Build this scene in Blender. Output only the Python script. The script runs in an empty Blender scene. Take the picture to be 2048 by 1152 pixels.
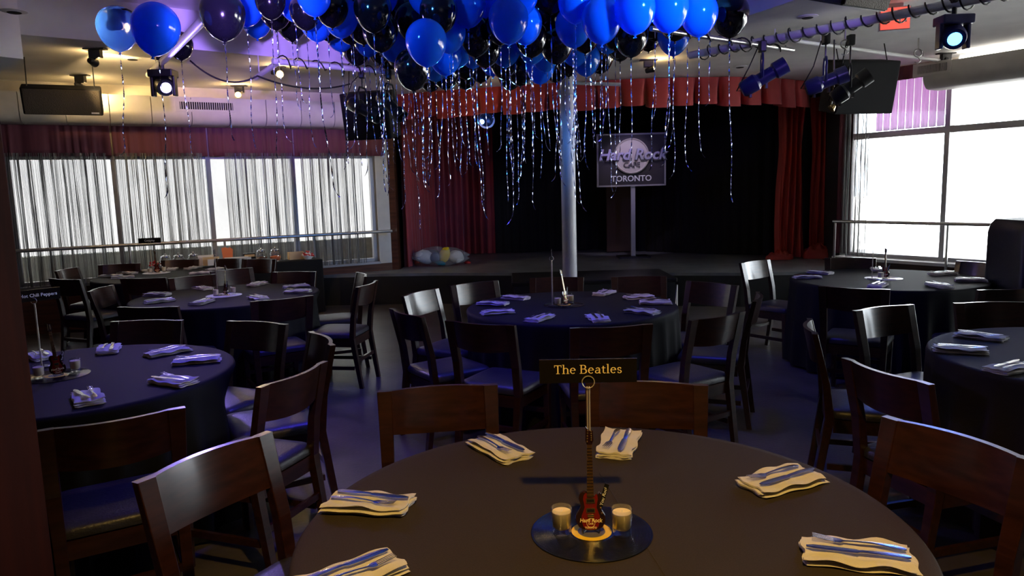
import bpy, bmesh, math, random
from mathutils import Vector, Matrix, geometry, noise
random.seed(7)
PI = math.pi
SC = bpy.context.scene
COL = SC.collection

# ------------------------------------------------------------------ camera
F, H = 1450.0, 1.6
PT, RL = math.radians(7.66), math.radians(1.6)
FWD = Vector((0, math.cos(PT), -math.sin(PT)))
UP0 = Vector((0, math.sin(PT), math.cos(PT)))
RT0 = Vector((1, 0, 0))
UP = UP0 * math.cos(RL) + RT0 * math.sin(RL)
RT = RT0 * math.cos(RL) - UP0 * math.sin(RL)
CAM = Vector((0, 0, H))
cam = bpy.data.cameras.new('camera')
cam.sensor_width = 36.0
cam.lens = 36.0 * F / 2048.0
cam.clip_start = 0.05
cam.clip_end = 300
co = bpy.data.objects.new('camera', cam)
COL.objects.link(co)
m3 = Matrix((RT, UP, -FWD)).transposed()
co.matrix_world = Matrix.Translation(CAM) @ m3.to_4x4()
SC.camera = co

def ray(px, py):
    return FWD + RT * ((px - 1024) / F) - UP * ((py - 576) / F)
def atz(px, py, z):                      # the point of a pixel's ray at a known height
    d = ray(px, py)
    return CAM + d * ((z - H) / d.z)
def atd(px, py, y):                      # the point of a pixel's ray at a known distance into the room
    d = ray(px, py)
    return CAM + d * (y / d.y)

# ------------------------------------------------------------------ light
SC.view_settings.view_transform = 'Standard'
SC.view_settings.look = 'None'
SC.view_settings.exposure = 0.2
SC.view_settings.gamma = 1.0
SC.view_settings.use_curve_mapping = False
world = bpy.data.worlds.new('World')
SC.world = world
world.use_nodes = True
bg = world.node_tree.nodes['Background']
bg.inputs[0].default_value = (0.86, 0.93, 1.0, 1)
bg.inputs[1].default_value = 10.0

def lamp(name, kind, loc, energy, color, target=None, size=0.1, angle=60, blend=0.5):
    l = bpy.data.lights.new(name, kind)
    l.energy = energy
    l.color = color
    if kind == 'SPOT':
        l.spot_size = math.radians(angle); l.spot_blend = blend; l.shadow_soft_size = size
    elif kind == 'POINT':
        l.shadow_soft_size = size
    o = bpy.data.objects.new(name, l)
    COL.objects.link(o)
    o.location = loc
    if target is not None:
        o.rotation_euler = (Vector(target) - Vector(loc)).to_track_quat('-Z', 'Y').to_euler()
    return o

sun = bpy.data.lights.new('sun', 'SUN')
sun.energy = 60; sun.angle = math.radians(1.0); sun.color = (1.0, 0.95, 0.86)
so_ = bpy.data.objects.new('sun', sun); COL.objects.link(so_)
so_.rotation_euler = Vector((0.05, 0.62, -1.0)).to_track_quat('-Z', 'Y').to_euler()
# lamps above and behind the camera (track and wash lights, some only added, out of frame)
lamp('warm_spot', 'SPOT', (0.33, 0.45, 3.2), 230, (1.0, 0.60, 0.13), (0.25, 1.5, 0.75), 0.05, 76, 0.8)
lamp('warm_spot', 'SPOT', (-2.4, 0.6, 3.2), 7, (1.0, 0.5, 0.2), (-1.5, 2.4, 0.9), 0.05, 80, 0.6)
lamp('warm_spot', 'SPOT', (0.9, 3.6, 3.2), 45, (1.0, 0.6, 0.28), (0.75, 6.2, 0.8), 0.05, 36, 0.7)  # added unseen spot, warms the chair rails behind the middle table
lamp('warm_spot', 'SPOT', (-2.6, 4.6, 3.2), 45, (1.0, 0.6, 0.28), (-3.1, 8.2, 0.8), 0.05, 42, 0.7)  # added unseen spot, does the same for the left tables
lamp('wash_light', 'SPOT', (-0.7, 4.4, 3.25), 170, (0.07, 0.05, 1.0), (-1.0, 4.3, 0.3), 0.25, 82, 0.5)
lamp('wash_light', 'SPOT', (1.3, 4.9, 3.25), 70, (0.07, 0.05, 1.0), (1.3, 5.6, 0.3), 0.12, 90, 0.5)
lamp('wash_light', 'SPOT', (-3.4, 5.6, 3.0), 35, (0.09, 0.06, 1.0), (-3.0, 6.4, 0.6), 0.12, 100, 0.7)

lamp('balloon_fill', 'SPOT', (1.9, 4.2, 3.0), 420, (0.05, 0.33, 1.0), (0.2, 7.2, 3.05), 0.1, 48, 0.6)  # unseen lamp without fixture, added to brighten the balloons
lamp('balloon_fill', 'SPOT', (-1.6, 3.9, 3.0), 130, (0.05, 0.28, 1.0), (-0.6, 7.0, 3.05), 0.1, 46, 0.6)  # second added balloon light, also without fixture
lamp('violet_fill', 'SPOT', (2.7, 4.5, 3.0), 70, (0.32, 0.2, 1.0), (2.3, 6.9, 2.85), 0.06, 46, 0.5)  # unseen lamp added to tint the right pipe and spotlight violet
lamp('violet_fill', 'SPOT', (-1.3, 3.4, 2.45), 1000, (0.36, 0.2, 1.0), (-2.5, 7.7, 3.25), 0.06, 34, 0.8)  # unseen lamp added to turn the left ceiling step violet

# ------------------------------------------------------------------ materials
MATS = {}
def mat(name, col, rough=0.5, metal=0.0, spec=0.5, coat=0.0, var=0.0, vscale=8.0, stretch=(1, 1, 1), bump=0.0, bscale=None,
        emit=None, estr=0.0, trans=0.0, alpha=1.0, sheen=0.0, col2=None, coatr=0.08, ior=1.45):
    m = bpy.data.materials.new(name)
    m.use_nodes = True
    nt = m.node_tree
    b = nt.nodes['Principled BSDF']
    b.inputs['Base Color'].default_value = (*col, 1)
    b.inputs['Roughness'].default_value = rough
    b.inputs['Metallic'].default_value = metal
    b.inputs['Specular IOR Level'].default_value = spec
    b.inputs['Coat Weight'].default_value = coat
    b.inputs['Coat Roughness'].default_value = coatr
    b.inputs['Transmission Weight'].default_value = trans
    b.inputs['Alpha'].default_value = alpha
    b.inputs['Sheen Weight'].default_value = sheen
    b.inputs['IOR'].default_value = ior
    if emit:
        b.inputs['Emission Color'].default_value = (*emit, 1)
        b.inputs['Emission Strength'].default_value = estr
    if var or bump:
        tc = nt.nodes.new('ShaderNodeTexCoord')
        mp = nt.nodes.new('ShaderNodeMapping')
        mp.inputs['Scale'].default_value = stretch
        nz = nt.nodes.new('ShaderNodeTexNoise')
        nz.inputs['Scale'].default_value = vscale
        nz.inputs['Detail'].default_value = 4
        nt.links.new(tc.outputs['Object'], mp.inputs[0])
        nt.links.new(mp.outputs[0], nz.inputs['Vector'])
        if var:
            mx = nt.nodes.new('ShaderNodeMix')
            mx.data_type = 'RGBA'
            c2 = col2 if col2 else tuple(c * (1 - var) for c in col)
            c1 = col if col2 else tuple(min(1, c * (1 + var)) for c in col)
            mx.inputs[6].default_value = (*c2, 1)
            mx.inputs[7].default_value = (*c1, 1)
            rp = nt.nodes.new('ShaderNodeMapRange')
            rp.inputs[1].default_value = 0.3; rp.inputs[2].default_value = 0.7
            nt.links.new(nz.outputs[0], rp.inputs[0])
            nt.links.new(rp.outputs[0], mx.inputs[0])
            nt.links.new(mx.outputs[2], b.inputs['Base Color'])
        if bump:
            bp = nt.nodes.new('ShaderNodeBump')
            bp.inputs['Strength'].default_value = bump
            bp.inputs['Distance'].default_value = 0.01
            src = nz
            if bscale:
                src = nt.nodes.new('ShaderNodeTexNoise')
                src.inputs['Scale'].default_value = bscale
                nt.links.new(mp.outputs[0], src.inputs['Vector'])
            nt.links.new(src.outputs[0], bp.inputs['Height'])
            nt.links.new(bp.outputs[0], b.inputs['Normal'])
    MATS[name] = m
    return m

def mat_translucent(name, col, frac, rough=0.15, coat=0.6, clear=0.0):
    """thin skin or cloth that lets some light through"""
    m = mat(name, col, rough, coat=coat)
    nt = m.node_tree
    b = nt.nodes['Principled BSDF']
    out = nt.nodes['Material Output']
    t = nt.nodes.new('ShaderNodeBsdfTranslucent')
    t.inputs[0].default_value = (*col, 1)
    mx = nt.nodes.new('ShaderNodeMixShader')
    mx.inputs[0].default_value = frac
    nt.links.new(b.outputs[0], mx.inputs[1])
    nt.links.new(t.outputs[0], mx.inputs[2])
    last = mx
    if clear:
        tr = nt.nodes.new('ShaderNodeBsdfTransparent')
        tr.inputs[0].default_value = (*[min(1, c * 0.35 + 0.65) for c in col], 1)
        m2 = nt.nodes.new('ShaderNodeMixShader')
        m2.inputs[0].default_value = clear
        nt.links.new(mx.outputs[0], m2.inputs[1])
        nt.links.new(tr.outputs[0], m2.inputs[2])
        last = m2
    nt.links.new(last.outputs[0], out.inputs[0])
    return m

def mat_pane(name, refl=0.06, tint=(0.97, 0.99, 1.0), rough=0.02):
    m = bpy.data.materials.new(name)
    m.use_nodes = True
    nt = m.node_tree
    nt.nodes.remove(nt.nodes['Principled BSDF'])
    out = nt.nodes['Material Output']
    tr = nt.nodes.new('ShaderNodeBsdfTransparent'); tr.inputs[0].default_value = (*tint, 1)
    gl = nt.nodes.new('ShaderNodeBsdfGlossy'); gl.inputs['Roughness'].default_value = rough
    lwn = nt.nodes.new('ShaderNodeLayerWeight'); lwn.inputs[0].default_value = 0.5
    fr = nt.nodes.new('ShaderNodeMath'); fr.operation = 'POWER'; fr.inputs[1].default_value = 3.0
    nt.links.new(lwn.outputs['Facing'], fr.inputs[0])
    mu = nt.nodes.new('ShaderNodeMath'); mu.operation = 'MULTIPLY_ADD'
    mu.inputs[1].default_value = 0.75; mu.inputs[2].default_value = refl
    mx = nt.nodes.new('ShaderNodeMixShader')
    nt.links.new(fr.outputs[0], mu.inputs[0])
    nt.links.new(mu.outputs[0], mx.inputs[0])
    nt.links.new(tr.outputs[0], mx.inputs[1])
    nt.links.new(gl.outputs[0], mx.inputs[2])
    nt.links.new(mx.outputs[0], out.inputs[0])
    MATS[name] = m
    return m

mat('floor', (0.075, 0.066, 0.064), 0.36, spec=0.55, var=0.35, vscale=2.5, bump=0.12, bscale=40)
mat('ceiling', (0.80, 0.79, 0.77), 0.8, var=0.06, vscale=3)
mat('plaster', (0.55, 0.50, 0.42), 0.8, var=0.06)
mat('duct', (0.60, 0.57, 0.52), 0.55, var=0.05)
mat('wood_panel', (0.085, 0.028, 0.014), 0.3, coat=0.3, var=0.4, vscale=5, stretch=(0.4, 0.4, 6))
mat('pillar_wood', (0.022, 0.0035, 0.0009), 0.65, spec=0.06, coat=0.0, var=0.25, vscale=4, stretch=(8, 8, 0.6))
mat('chair_wood', (0.026, 0.0078, 0.0042), 0.3, coat=0.5, var=0.45, vscale=6, stretch=(1.2, 9, 9), coatr=0.16)
mat('leather', (0.026, 0.026, 0.034), 0.38, spec=0.6, bump=0.15, bscale=90, var=0.2)
mat('cloth_lit', (0.036, 0.028, 0.023), 0.75, spec=0.14, var=0.12, vscale=260, bump=0.12, bscale=420)  # black cloth with the light falling on it mixed into the colour
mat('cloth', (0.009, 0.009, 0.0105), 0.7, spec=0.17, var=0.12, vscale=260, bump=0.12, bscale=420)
mat('napkin', (0.62, 0.59, 0.55), 0.7, sheen=0.2, bump=0.2, bscale=300, var=0.05, vscale=20)
mat('steel', (0.62, 0.62, 0.64), 0.2, metal=1.0)
mat('chrome', (0.75, 0.75, 0.76), 0.12, metal=1.0)
mat('vinyl', (0.006, 0.006, 0.008), 0.18, spec=0.6)
mat('vinyl_glare', (0.75, 0.74, 0.72), 0.25)  # white copy of the vinyl, glare painted as its colour
mat('label_yellow', (0.75, 0.5, 0.03), 0.4)
mat('wax', (0.85, 0.72, 0.50), 0.5)
mat('black', (0.008, 0.008, 0.009), 0.4, spec=0.4)
mat('black_matte', (0.010, 0.010, 0.012), 0.75, spec=0.2)
mat('black_metal', (0.012, 0.012, 0.014), 0.35, spec=0.5)
mat('grille', (0.07, 0.06, 0.05), 0.6, metal=0.4, bump=0.6, bscale=120)
mat('plate', (0.008, 0.007, 0.007), 0.12, spec=0.5)
mat('gold_print', (0.95, 0.76, 0.42), 0.5)
mat('rod_metal', (0.62, 0.56, 0.45), 0.42, metal=0.6)
mat('white_print', (0.78, 0.78, 0.78), 0.5)
mat('guitar_red', (0.17, 0.008, 0.008), 0.15, coat=0.8)
mat('guitar_edge', (0.02, 0.006, 0.006), 0.12, coat=0.8)
mat('fret_wood', (0.06, 0.03, 0.012), 0.4)
mat('brass', (0.72, 0.52, 0.22), 0.25, metal=1.0)
mat('stage', (0.14, 0.15, 0.16), 0.36, var=0.3, vscale=3, bump=0.1, bscale=30)
mat('stage_black', (0.006, 0.006, 0.007), 0.7)
mat('velvet_red', (0.22, 0.012, 0.018), 0.75, sheen=0.25, var=0.2, vscale=3)
mat('valance_red', (0.36, 0.028, 0.030), 0.65, sheen=0.3, var=0.12, vscale=3)
mat('window_red', (0.13, 0.03, 0.05), 0.7, var=0.15, vscale=3, stretch=(8, 8, 0.5))
mat('curtain_black', (0.009, 0.008, 0.010), 0.85, spec=0.2)
mat_translucent('sheer_red', (0.85, 0.15, 0.12), 0.5, 0.7, 0.0, clear=0.25)
mat_translucent('sheer_violet', (0.36, 0.16, 0.38), 0.5, 0.7, 0.0, clear=0.03)
mat('column', (0.50, 0.50, 0.53), 0.42, var=0.08, vscale=5)
mat('white_paint', (0.72, 0.72, 0.72), 0.45)
mat('frame_metal', (0.33, 0.32, 0.33), 0.4, metal=0.3)
mat('rail', (0.55, 0.54, 0.52), 0.3, metal=0.9)
mat('strand', (0.15, 0.145, 0.14), 0.4, metal=0.55)
mat('ribbon', (0.58, 0.66, 1.0), 0.18, metal=1.0)
mat_translucent('latex_blue', (0.015, 0.22, 0.90), 0.5, 0.12, 0.9)
mat_translucent('latex_pale', (0.02, 0.10, 0.60), 0.35, 0.1, 0.9, clear=0.35)
mat('latex_black', (0.005, 0.005, 0.008), 0.12, coat=0.8)
mat('sign_board', (0.03, 0.026, 0.03), 0.4)
mat('sign_disc', (0.55, 0.50, 0.47), 0.35)
mat('sign_letter', (0.50, 0.50, 0.56), 0.3, metal=0.6)
mat('sign_dark', (0.10, 0.09, 0.10), 0.4)
mat('panel_brown', (0.045, 0.018, 0.010), 0.6)
mat('lamp_blue', (0.1, 0.2, 1), 0.3, emit=(0.10, 0.22, 1.0), estr=22)
mat('lamp_white', (0.7, 0.8, 1), 0.3, emit=(0.5, 0.45, 1.0), estr=9)
mat('lamp_cyan', (0.4, 0.8, 1), 0.3, emit=(0.10, 0.50, 1.0), estr=5)
mat('tube_lit', (1, 1, 1), 0.4, emit=(1.0, 0.97, 0.92), estr=12)
mat('lamp_warm', (1, 0.7, 0.3), 0.3, emit=(1.0, 0.60, 0.22), estr=16)
mat('exit_red', (0.8, 0.12, 0.1), 0.4, emit=(1.0, 0.12, 0.08), estr=0.9)
mat('fixture_blue', (0.02, 0.02, 0.10), 0.3, spec=0.5)
mat('facade', (0.036, 0.036, 0.038), 0.8, var=0.12, vscale=1.2)
mat('facade_dark', (0.032, 0.034, 0.040), 0.7, var=0.1)
mat('parapet', (0.30, 0.32, 0.29), 0.8, var=0.15)
mat('pavement', (0.65, 0.65, 0.64), 0.85, var=0.08)
mat('paper_white', (0.78, 0.77, 0.74), 0.6)
mat('paper_tan', (0.62, 0.45, 0.24), 0.6)
mat('paper_orange', (0.75, 0.20, 0.08), 0.55)
mat('candy_red', (0.55, 0.03, 0.03), 0.35)
mat('candy_dark', (0.10, 0.03, 0.015), 0.4)
mat('yellow', (0.85, 0.58, 0.02), 0.35)
mat('navy', (0.03, 0.05, 0.14), 0.35)
mat('teal', (0.02, 0.16, 0.20), 0.35)
mat('cable', (0.008, 0.008, 0.008), 0.5)
mat_pane('pane')
mat_pane('clear_glass', 0.09, (0.96, 0.97, 0.97))
mat_translucent('bag_film', (0.75, 0.75, 0.78), 0.3, 0.15, 1.0, clear=0.72)

# ------------------------------------------------------------------ mesh helpers
class MB:
    def __init__(s):
        s.v = []; s.f = []
    def add(s, vs, fs):
        o = len(s.v)
        s.v += [tuple(p) for p in vs]
        s.f += [tuple(i + o for i in f) for f in fs]
        return s
    def box(s, c, d, R=None):
        x, y, z = d[0] / 2, d[1] / 2, d[2] / 2
        vs = [Vector(p) for p in ((-x, -y, -z), (x, -y, -z), (x, y, -z), (-x, y, -z), (-x, -y, z), (x, -y, z), (x, y, z), (-x, y, z))]
        if R is not None:
            vs = [R @ p for p in vs]
        c = Vector(c)
        return s.add([p + c for p in vs], [(3, 2, 1, 0), (4, 5, 6, 7), (0, 1, 5, 4), (1, 2, 6, 5), (2, 3, 7, 6), (3, 0, 4, 7)])
    def hexa(s, a, b):                    # two quads of matching corners
        return s.add(list(a) + list(b), [(3, 2, 1, 0), (4, 5, 6, 7), (0, 1, 5, 4), (1, 2, 6, 5), (2, 3, 7, 6), (3, 0, 4, 7)])
    def tube(s, pts, r, seg=8, caps=True):
        pts = [Vector(p) for p in pts]
        rr = r if isinstance(r, (list, tuple)) else [r] * len(pts)
        base = len(s.v)
        n0 = None
        for i, p in enumerate(pts):
            t = (pts[min(i + 1, len(pts) - 1)] - pts[max(i - 1, 0)])
            if t.length < 1e-9: t = Vector((0, 0, 1))
            t.normalize()
            if n0 is None:
                n0 = t.orthogonal().normalized()
            else:
                n0 = n0 - t * n0.dot(t)
                n0 = n0.normalized() if n0.length > 1e-6 else t.orthogonal().normalized()
            b = t.cross(n0)
            for k in range(seg):
                a = 2 * PI * k / seg
                s.v.append(tuple(p + (n0 * math.cos(a) + b * math.sin(a)) * rr[i]))
        for i in range(len(pts) - 1):
            for k in range(seg):
                a = base + i * seg + k; b_ = base + i * seg + (k + 1) % seg
                s.f.append((a, b_, b_ + seg, a + seg))
        if caps:
            s.f.append(tuple(base + k for k in reversed(range(seg))))
            e = base + (len(pts) - 1) * seg
            s.f.append(tuple(e + k for k in range(seg)))
        return s
    def lathe(s, prof, seg=24, c=(0, 0, 0), R=None, caps=True):
        base = len(s.v); c = Vector(c)
        for r, z in prof:
            for k in range(seg):
                a = 2 * PI * k / seg
                p = Vector((r * math.cos(a), r * math.sin(a), z))
                if R is not None: p = R @ p
                s.v.append(tuple(p + c))
        n = len(prof)
        for i in range(n - 1):
            for k in range(seg):
                a = base + i * seg + k; b = base + i * seg + (k + 1) % seg
                s.f.append((a, b, b + seg, a + seg))
        if caps and prof[0][0] > 1e-5: s.f.append(tuple(base + k for k in reversed(range(seg))))
        if caps and prof[-1][0] > 1e-5: s.f.append(tuple(base + (n - 1) * seg + k for k in range(seg)))
        return s
    def prism(s, poly, a, b, M=None):     # outline in xy between z = a and z = b
        n = len(poly)
        vs = [Vector((p[0], p[1], a)) for p in poly] + [Vector((p[0], p[1], b)) for p in poly]
        if M is not None: vs = [M @ p for p in vs]
        tri = geometry.tessellate_polygon([[Vector((p[0], p[1], 0)) for p in poly]])
        fs = []
        for t in tri:
            fs.append((t[2], t[1], t[0])); fs.append((t[0] + n, t[1] + n, t[2] + n))
        for i in range(n):
            j = (i + 1) % n
            fs.append((i, j, j + n, i + n))
        return s.add(vs, fs)
    def sheet(s, rows, closed=False):     # grid of points
        base = len(s.v); n = len(rows[0])
        for r in rows: s.v += [tuple(p) for p in r]
        for i in range(len(rows) - 1):
            for k in range(n if closed else n - 1):
                a = base + i * n + k; b = base + i * n + (k + 1) % n
                s.f.append((a, b, b + n, a + n))
        return s
    def mesh(s, name):
        me = bpy.data.meshes.new(name)
        me.from_pydata(s.v, [], s.f)
        me.validate()
        bm = bmesh.new(); bm.from_mesh(me)
        bmesh.ops.recalc_face_normals(bm, faces=bm.faces)
        bm.to_mesh(me); bm.free()
        return me
    def build(s, name, material, parent=None, smooth=False, bevel=0, solid=0, subsurf=0):
        return link(name, s.mesh(name), material, parent, smooth, bevel, solid, subsurf)

def link(name, me, material, parent=None, smooth=False, bevel=0, solid=0, subsurf=0):
    o = bpy.data.objects.new(name, me)
    COL.objects.link(o)
    if material is not None:
        me.materials.clear(); me.materials.append(MATS[material])
    if parent is not None: o.parent = parent
    if smooth is True:
        for p in me.polygons: p.use_smooth = True
    elif smooth:
        for p in me.polygons: p.use_smooth = True
        me.set_sharp_from_angle(angle=math.radians(smooth))
    if solid:
        md = o.modifiers.new('solid', 'SOLIDIFY'); md.thickness = solid; md.offset = 0
    if bevel:
        md = o.modifiers.new('bevel', 'BEVEL'); md.width = bevel; md.segments = 2; md.limit_method = 'ANGLE'
    if subsurf:
        md = o.modifiers.new('sub', 'SUBSURF'); md.levels = subsurf; md.render_levels = subsurf
    return o

def tag(o, label, cat, group=None, kind=None):
    o['label'] = label; o['category'] = cat
    if group: o['group'] = group
    if kind: o['kind'] = kind
    return o
def thing(name, label, cat, loc=(0, 0, 0), rz=0.0, group=None):
    o = bpy.data.objects.new(name, None)
    o.empty_display_size = 0.1
    COL.objects.link(o)
    o.location = loc; o.rotation_euler = (0, 0, rz)
    return tag(o, label, cat, group)
def struct(o):
    o['kind'] = 'structure'
    return o
def dup(root, label, loc=None, rz=None, group=None, parent=None):
    """copy of a thing with copies of its parts and sub-parts"""
    r = root.copy(); COL.objects.link(r); r.parent = parent
    if label: r['label'] = label
    if group: r['group'] = group
    if loc is not None: r.location = loc
    if rz is not None: r.rotation_euler = (0, 0, rz)
    for ch in list(root.children):
        c = ch.copy(); COL.objects.link(c); c.parent = r
        for g in list(ch.children):
            d = g.copy(); COL.objects.link(d); d.parent = c
    return r

def text_mesh(s, size, depth, bold=0.0, shear=0.0, align='CENTER', width=1.0):
    cu = bpy.data.curves.new('lettering', 'FONT')
    cu.body = s; cu.size = size; cu.extrude = depth; cu.offset = bold; cu.shear = shear
    cu.align_x = align; cu.align_y = 'CENTER'; cu.resolution_u = 3; cu.space_character = width
    o = bpy.data.objects.new('lettering_tmp', cu)
    COL.objects.link(o)
    bpy.context.view_layer.update()
    me = bpy.data.meshes.new_from_object(o.evaluated_get(bpy.context.evaluated_depsgraph_get()))
    bpy.data.objects.remove(o)
    return me
FACE = Matrix.Rotation(PI / 2, 4, 'X')     # lettering in the xy plane turned to stand upright and face -y
ORD = ['leftmost', 'second', 'third', 'fourth', 'fifth', 'sixth', 'seventh', 'eighth', 'ninth', 'tenth']
def nth(i, n, noun):
    if i == 0: return 'leftmost ' + noun
    if i == n - 1: return 'rightmost ' + noun
    return ORD[i] + ' ' + noun + ' from left'

# ------------------------------------------------------------------ room shell
ZC, ZH = 3.05, 3.42
L0 = Vector((-5.9, 8.8, 0)); L1 = Vector((-1.82, 11.04, 0))
LD = (L1 - L0).normalized(); LN = Vector((LD.y, -LD.x, 0))       # LN points into the room
R0 = Vector((4.66, 10.25, 0)); RD = (Vector((5.83, 8.44, 0)) - R0).normalized(); RN = Vector((RD.y, -RD.x, 0))
if RN.x > 0: RN = -RN
def lw(t, off=0.0, z=0.0):
    return L0 + LD * t + LN * off + Vector((0, 0, z))
def rw(t, off=0.0, z=0.0):
    return R0 + RD * t + RN * off + Vector((0, 0, z))
LL = (L1 - L0).length
def tl(px, py=420):                         # where a pixel's ray meets the left wall
    d = ray(px, py); q = CAM - L0
    k = -(q.x * LN.x + q.y * LN.y) / (d.x * LN.x + d.y * LN.y)
    p = CAM + d * k
    return (p - L0).dot(LD)
def trr(px, py=350):
    d = ray(px, py); q = CAM - R0
    k = -(q.x * RN.x + q.y * RN.y) / (d.x * RN.x + d.y * RN.y)
    return (CAM + d * k - R0).dot(RD)
def wallbox(mb, fn, t0, t1, o0, o1, z0, z1):
    a = [fn(t0, o0, z0), fn(t1, o0, z0), fn(t1, o1, z0), fn(t0, o1, z0)]
    b = [fn(t0, o0, z1), fn(t1, o0, z1), fn(t1, o1, z1), fn(t0, o1, z1)]
    return mb.hexa(a, b)

struct(MB().box((0, 6, -0.05), (26, 22, 0.1)).build('floor', 'floor'))
struct(MB().box((0, 28, -0.42), (140, 130, 0.1)).build('ground_outside', 'pavement'))
step = [(4.9, -4), (2.62, 5.4), (2.12, 6.6), (1.62, 7.8), (0.9, 9.0), (-0.4, 9.3), (-1.9, 8.25), (-3.3, 7.15), (-6, 5.2), (-11, 2.2)]
low = step + [(-11, 16), (12, 16), (12, -4)]
struct(MB().prism(low, ZC, ZC + 0.03).build('ceiling', 'ceiling'))
mb = MB()
for a, b in zip(step, step[1:]):
    mb.add([(a[0], a[1], ZC), (b[0], b[1], ZC), (b[0], b[1], ZH), (a[0], a[1], ZH)], [(0, 1, 2, 3)])
struct(mb.build('trim_1', 'ceiling', solid=0.02))
struct(MB().box((0, 3, ZH + 0.03), (26, 14, 0.06)).build('ceiling_raised', 'ceiling'))
# left wall: panel below the window, plaster end, lintel
T0, T1 = tl(20), tl(752)
SILL, HEAD = 0.56, 2.18
mb = MB(); wallbox(mb, lw, -5, LL, 0, -0.2, 0, SILL); struct(mb.build('wall_left', 'wood_panel'))
mb = MB(); wallbox(mb, lw, T1 + 0.02, LL, 0, -0.2, SILL, 3.3); struct(mb.build('wall_left_end', 'plaster'))
mb = MB(); wallbox(mb, lw, -5, T1 + 0.02, 0.0, -0.2, HEAD, 3.3); struct(mb.build('wall_left_head', 'plaster'))
mb = MB(); wallbox(mb, lw, -5, T0, 0.0, -0.2, SILL, HEAD); struct(mb.build('wall_left_near', 'wood_panel'))
mb = MB(); wallbox(mb, lw, T0 - 0.02, T1 + 0.02, 0.05, -0.2, SILL, SILL + 0.035); struct(mb.build('trim_2', 'frame_metal'))
# stage side wall and stage back wall, room sides and rear
struct(MB().hexa([(-1.82, 11.04, 0), (-1.72, 11.04, 0), (-1.8, 14.6, 0), (-2.0, 14.6, 0)], [(-1.82, 11.04, 3.3), (-1.72, 11.04, 3.3), (-1.8, 14.6, 3.3), (-2.0, 14.6, 3.3)]).build('wall_stage_left', 'wood_panel'))
struct(MB().box((1.5, 14.7, 1.65), (8.5, 0.2, 3.3)).build('wall_back', 'stage_black'))
struct(MB().hexa([(4.66, 10.25, 0), (4.76, 10.3, 0), (5.5, 14.6, 0), (5.3, 14.6, 0)], [(4.66, 10.25, 3.3), (4.76, 10.3, 3.3), (5.5, 14.6, 3.3), (5.3, 14.6, 3.3)]).build('wall_stage_right', 'stage_black'))
RT1 = 7.4
mb = MB(); wallbox(mb, rw, 0, RT1, 0, -0.2, 0, 0.52); struct(mb.build('wall_right', 'wood_panel'))
mb = MB(); wallbox(mb, rw, 0, RT1, 0, -0.2, 3.0, 3.3); struct(mb.build('wall_right_head', 'plaster'))
mb = MB(); wallbox(mb, rw, 0, RT1, 0.18, -0.2, 0.52, 0.56); struct(mb.build('trim_3', 'white_paint'))
pe = rw(RT1)
struct(MB().box((pe.x + 0.1, (pe.y - 3.2) / 2, 1.65), (0.2, pe.y + 3.2, 3.3)).build('wall_right_near', 'wood_panel'))
struct(MB().box((0, -3.1, 1.7), (22, 0.2, 3.5)).build('wall_rear', 'wood_panel'))
pl = lw(-5)
struct(MB().box((pl.x - 0.1, (pl.y - 3.2) / 2, 1.7), (0.2, pl.y + 3.2, 3.5)).build('wall_far_left', 'wood_panel'))
# wood clad pillar beside the camera
pp = atd(61, 720, 1.55)
struct(MB().box((pp.x - 0.45, pp.y - 0.25, 1.7), (0.9, 0.5, 3.4)).build('pillar_near', 'pillar_wood', bevel=0.008))
# low bulkhead at the left
q1 = atz(47, 118, 2.75)
struct(MB().prism([(q1.x, q1.y), (q1.x - 1.9, q1.y + 1.83), (q1.x - 4.0, q1.y - 0.4), (q1.x - 1.6, q1.y - 1.92)], 2.75, ZH + 0.02).build('ceiling_bulkhead', 'ceiling'))

# windows
def window(name, fn, t0, t1, z0, z1, mull, bars=(), fw=0.05):
    fr = MB()
    wallbox(fr, fn, t0, t1, -0.04, -0.12, z0, z0 + fw); wallbox(fr, fn, t0, t1, -0.04, -0.12, z1 - fw, z1)
    wallbox(fr, fn, t0, t0 + fw, -0.04, -0.12, z0, z1); wallbox(fr, fn, t1 - fw, t1, -0.04, -0.12, z0, z1)
    o = fr.build(name, 'frame_metal'); struct(o)
    for t in mull:
        m_ = MB(); wallbox(m_, fn, t - fw * 0.6, t + fw * 0.6, -0.02, -0.14, z0, z1); m_.build('mullion', 'frame_metal', o)
    for z in bars:
        m_ = MB(); wallbox(m_, fn, t0, t1, -0.03, -0.13, z - 0.04, z + 0.04); m_.build('transom', 'frame_metal', o)
    ts = [t0] + list(mull) + [t1]; zs = [z0] + list(bars) + [z1]
    for a, b in zip(ts, ts[1:]):
        for c, d in zip(zs, zs[1:]):
            m_ = MB(); m_.add([fn(a, -0.08, c), fn(b, -0.08, c), fn(b, -0.08, d), fn(a, -0.08, d)], [(0, 1, 2, 3)])
            m_.build('pane', 'pane', o)
    return o
LM = [tl(236), tl(424), tl(592)]
window('window_1', lw, T0, T1, SILL + 0.035, HEAD, LM)
rm = trr(1888)
window('window_2', rw, 0.06, RT1, 0.56, 3.0, [rm, rm * 2.1, rm * 3.2, rm * 4.3], [2.20])
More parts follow.
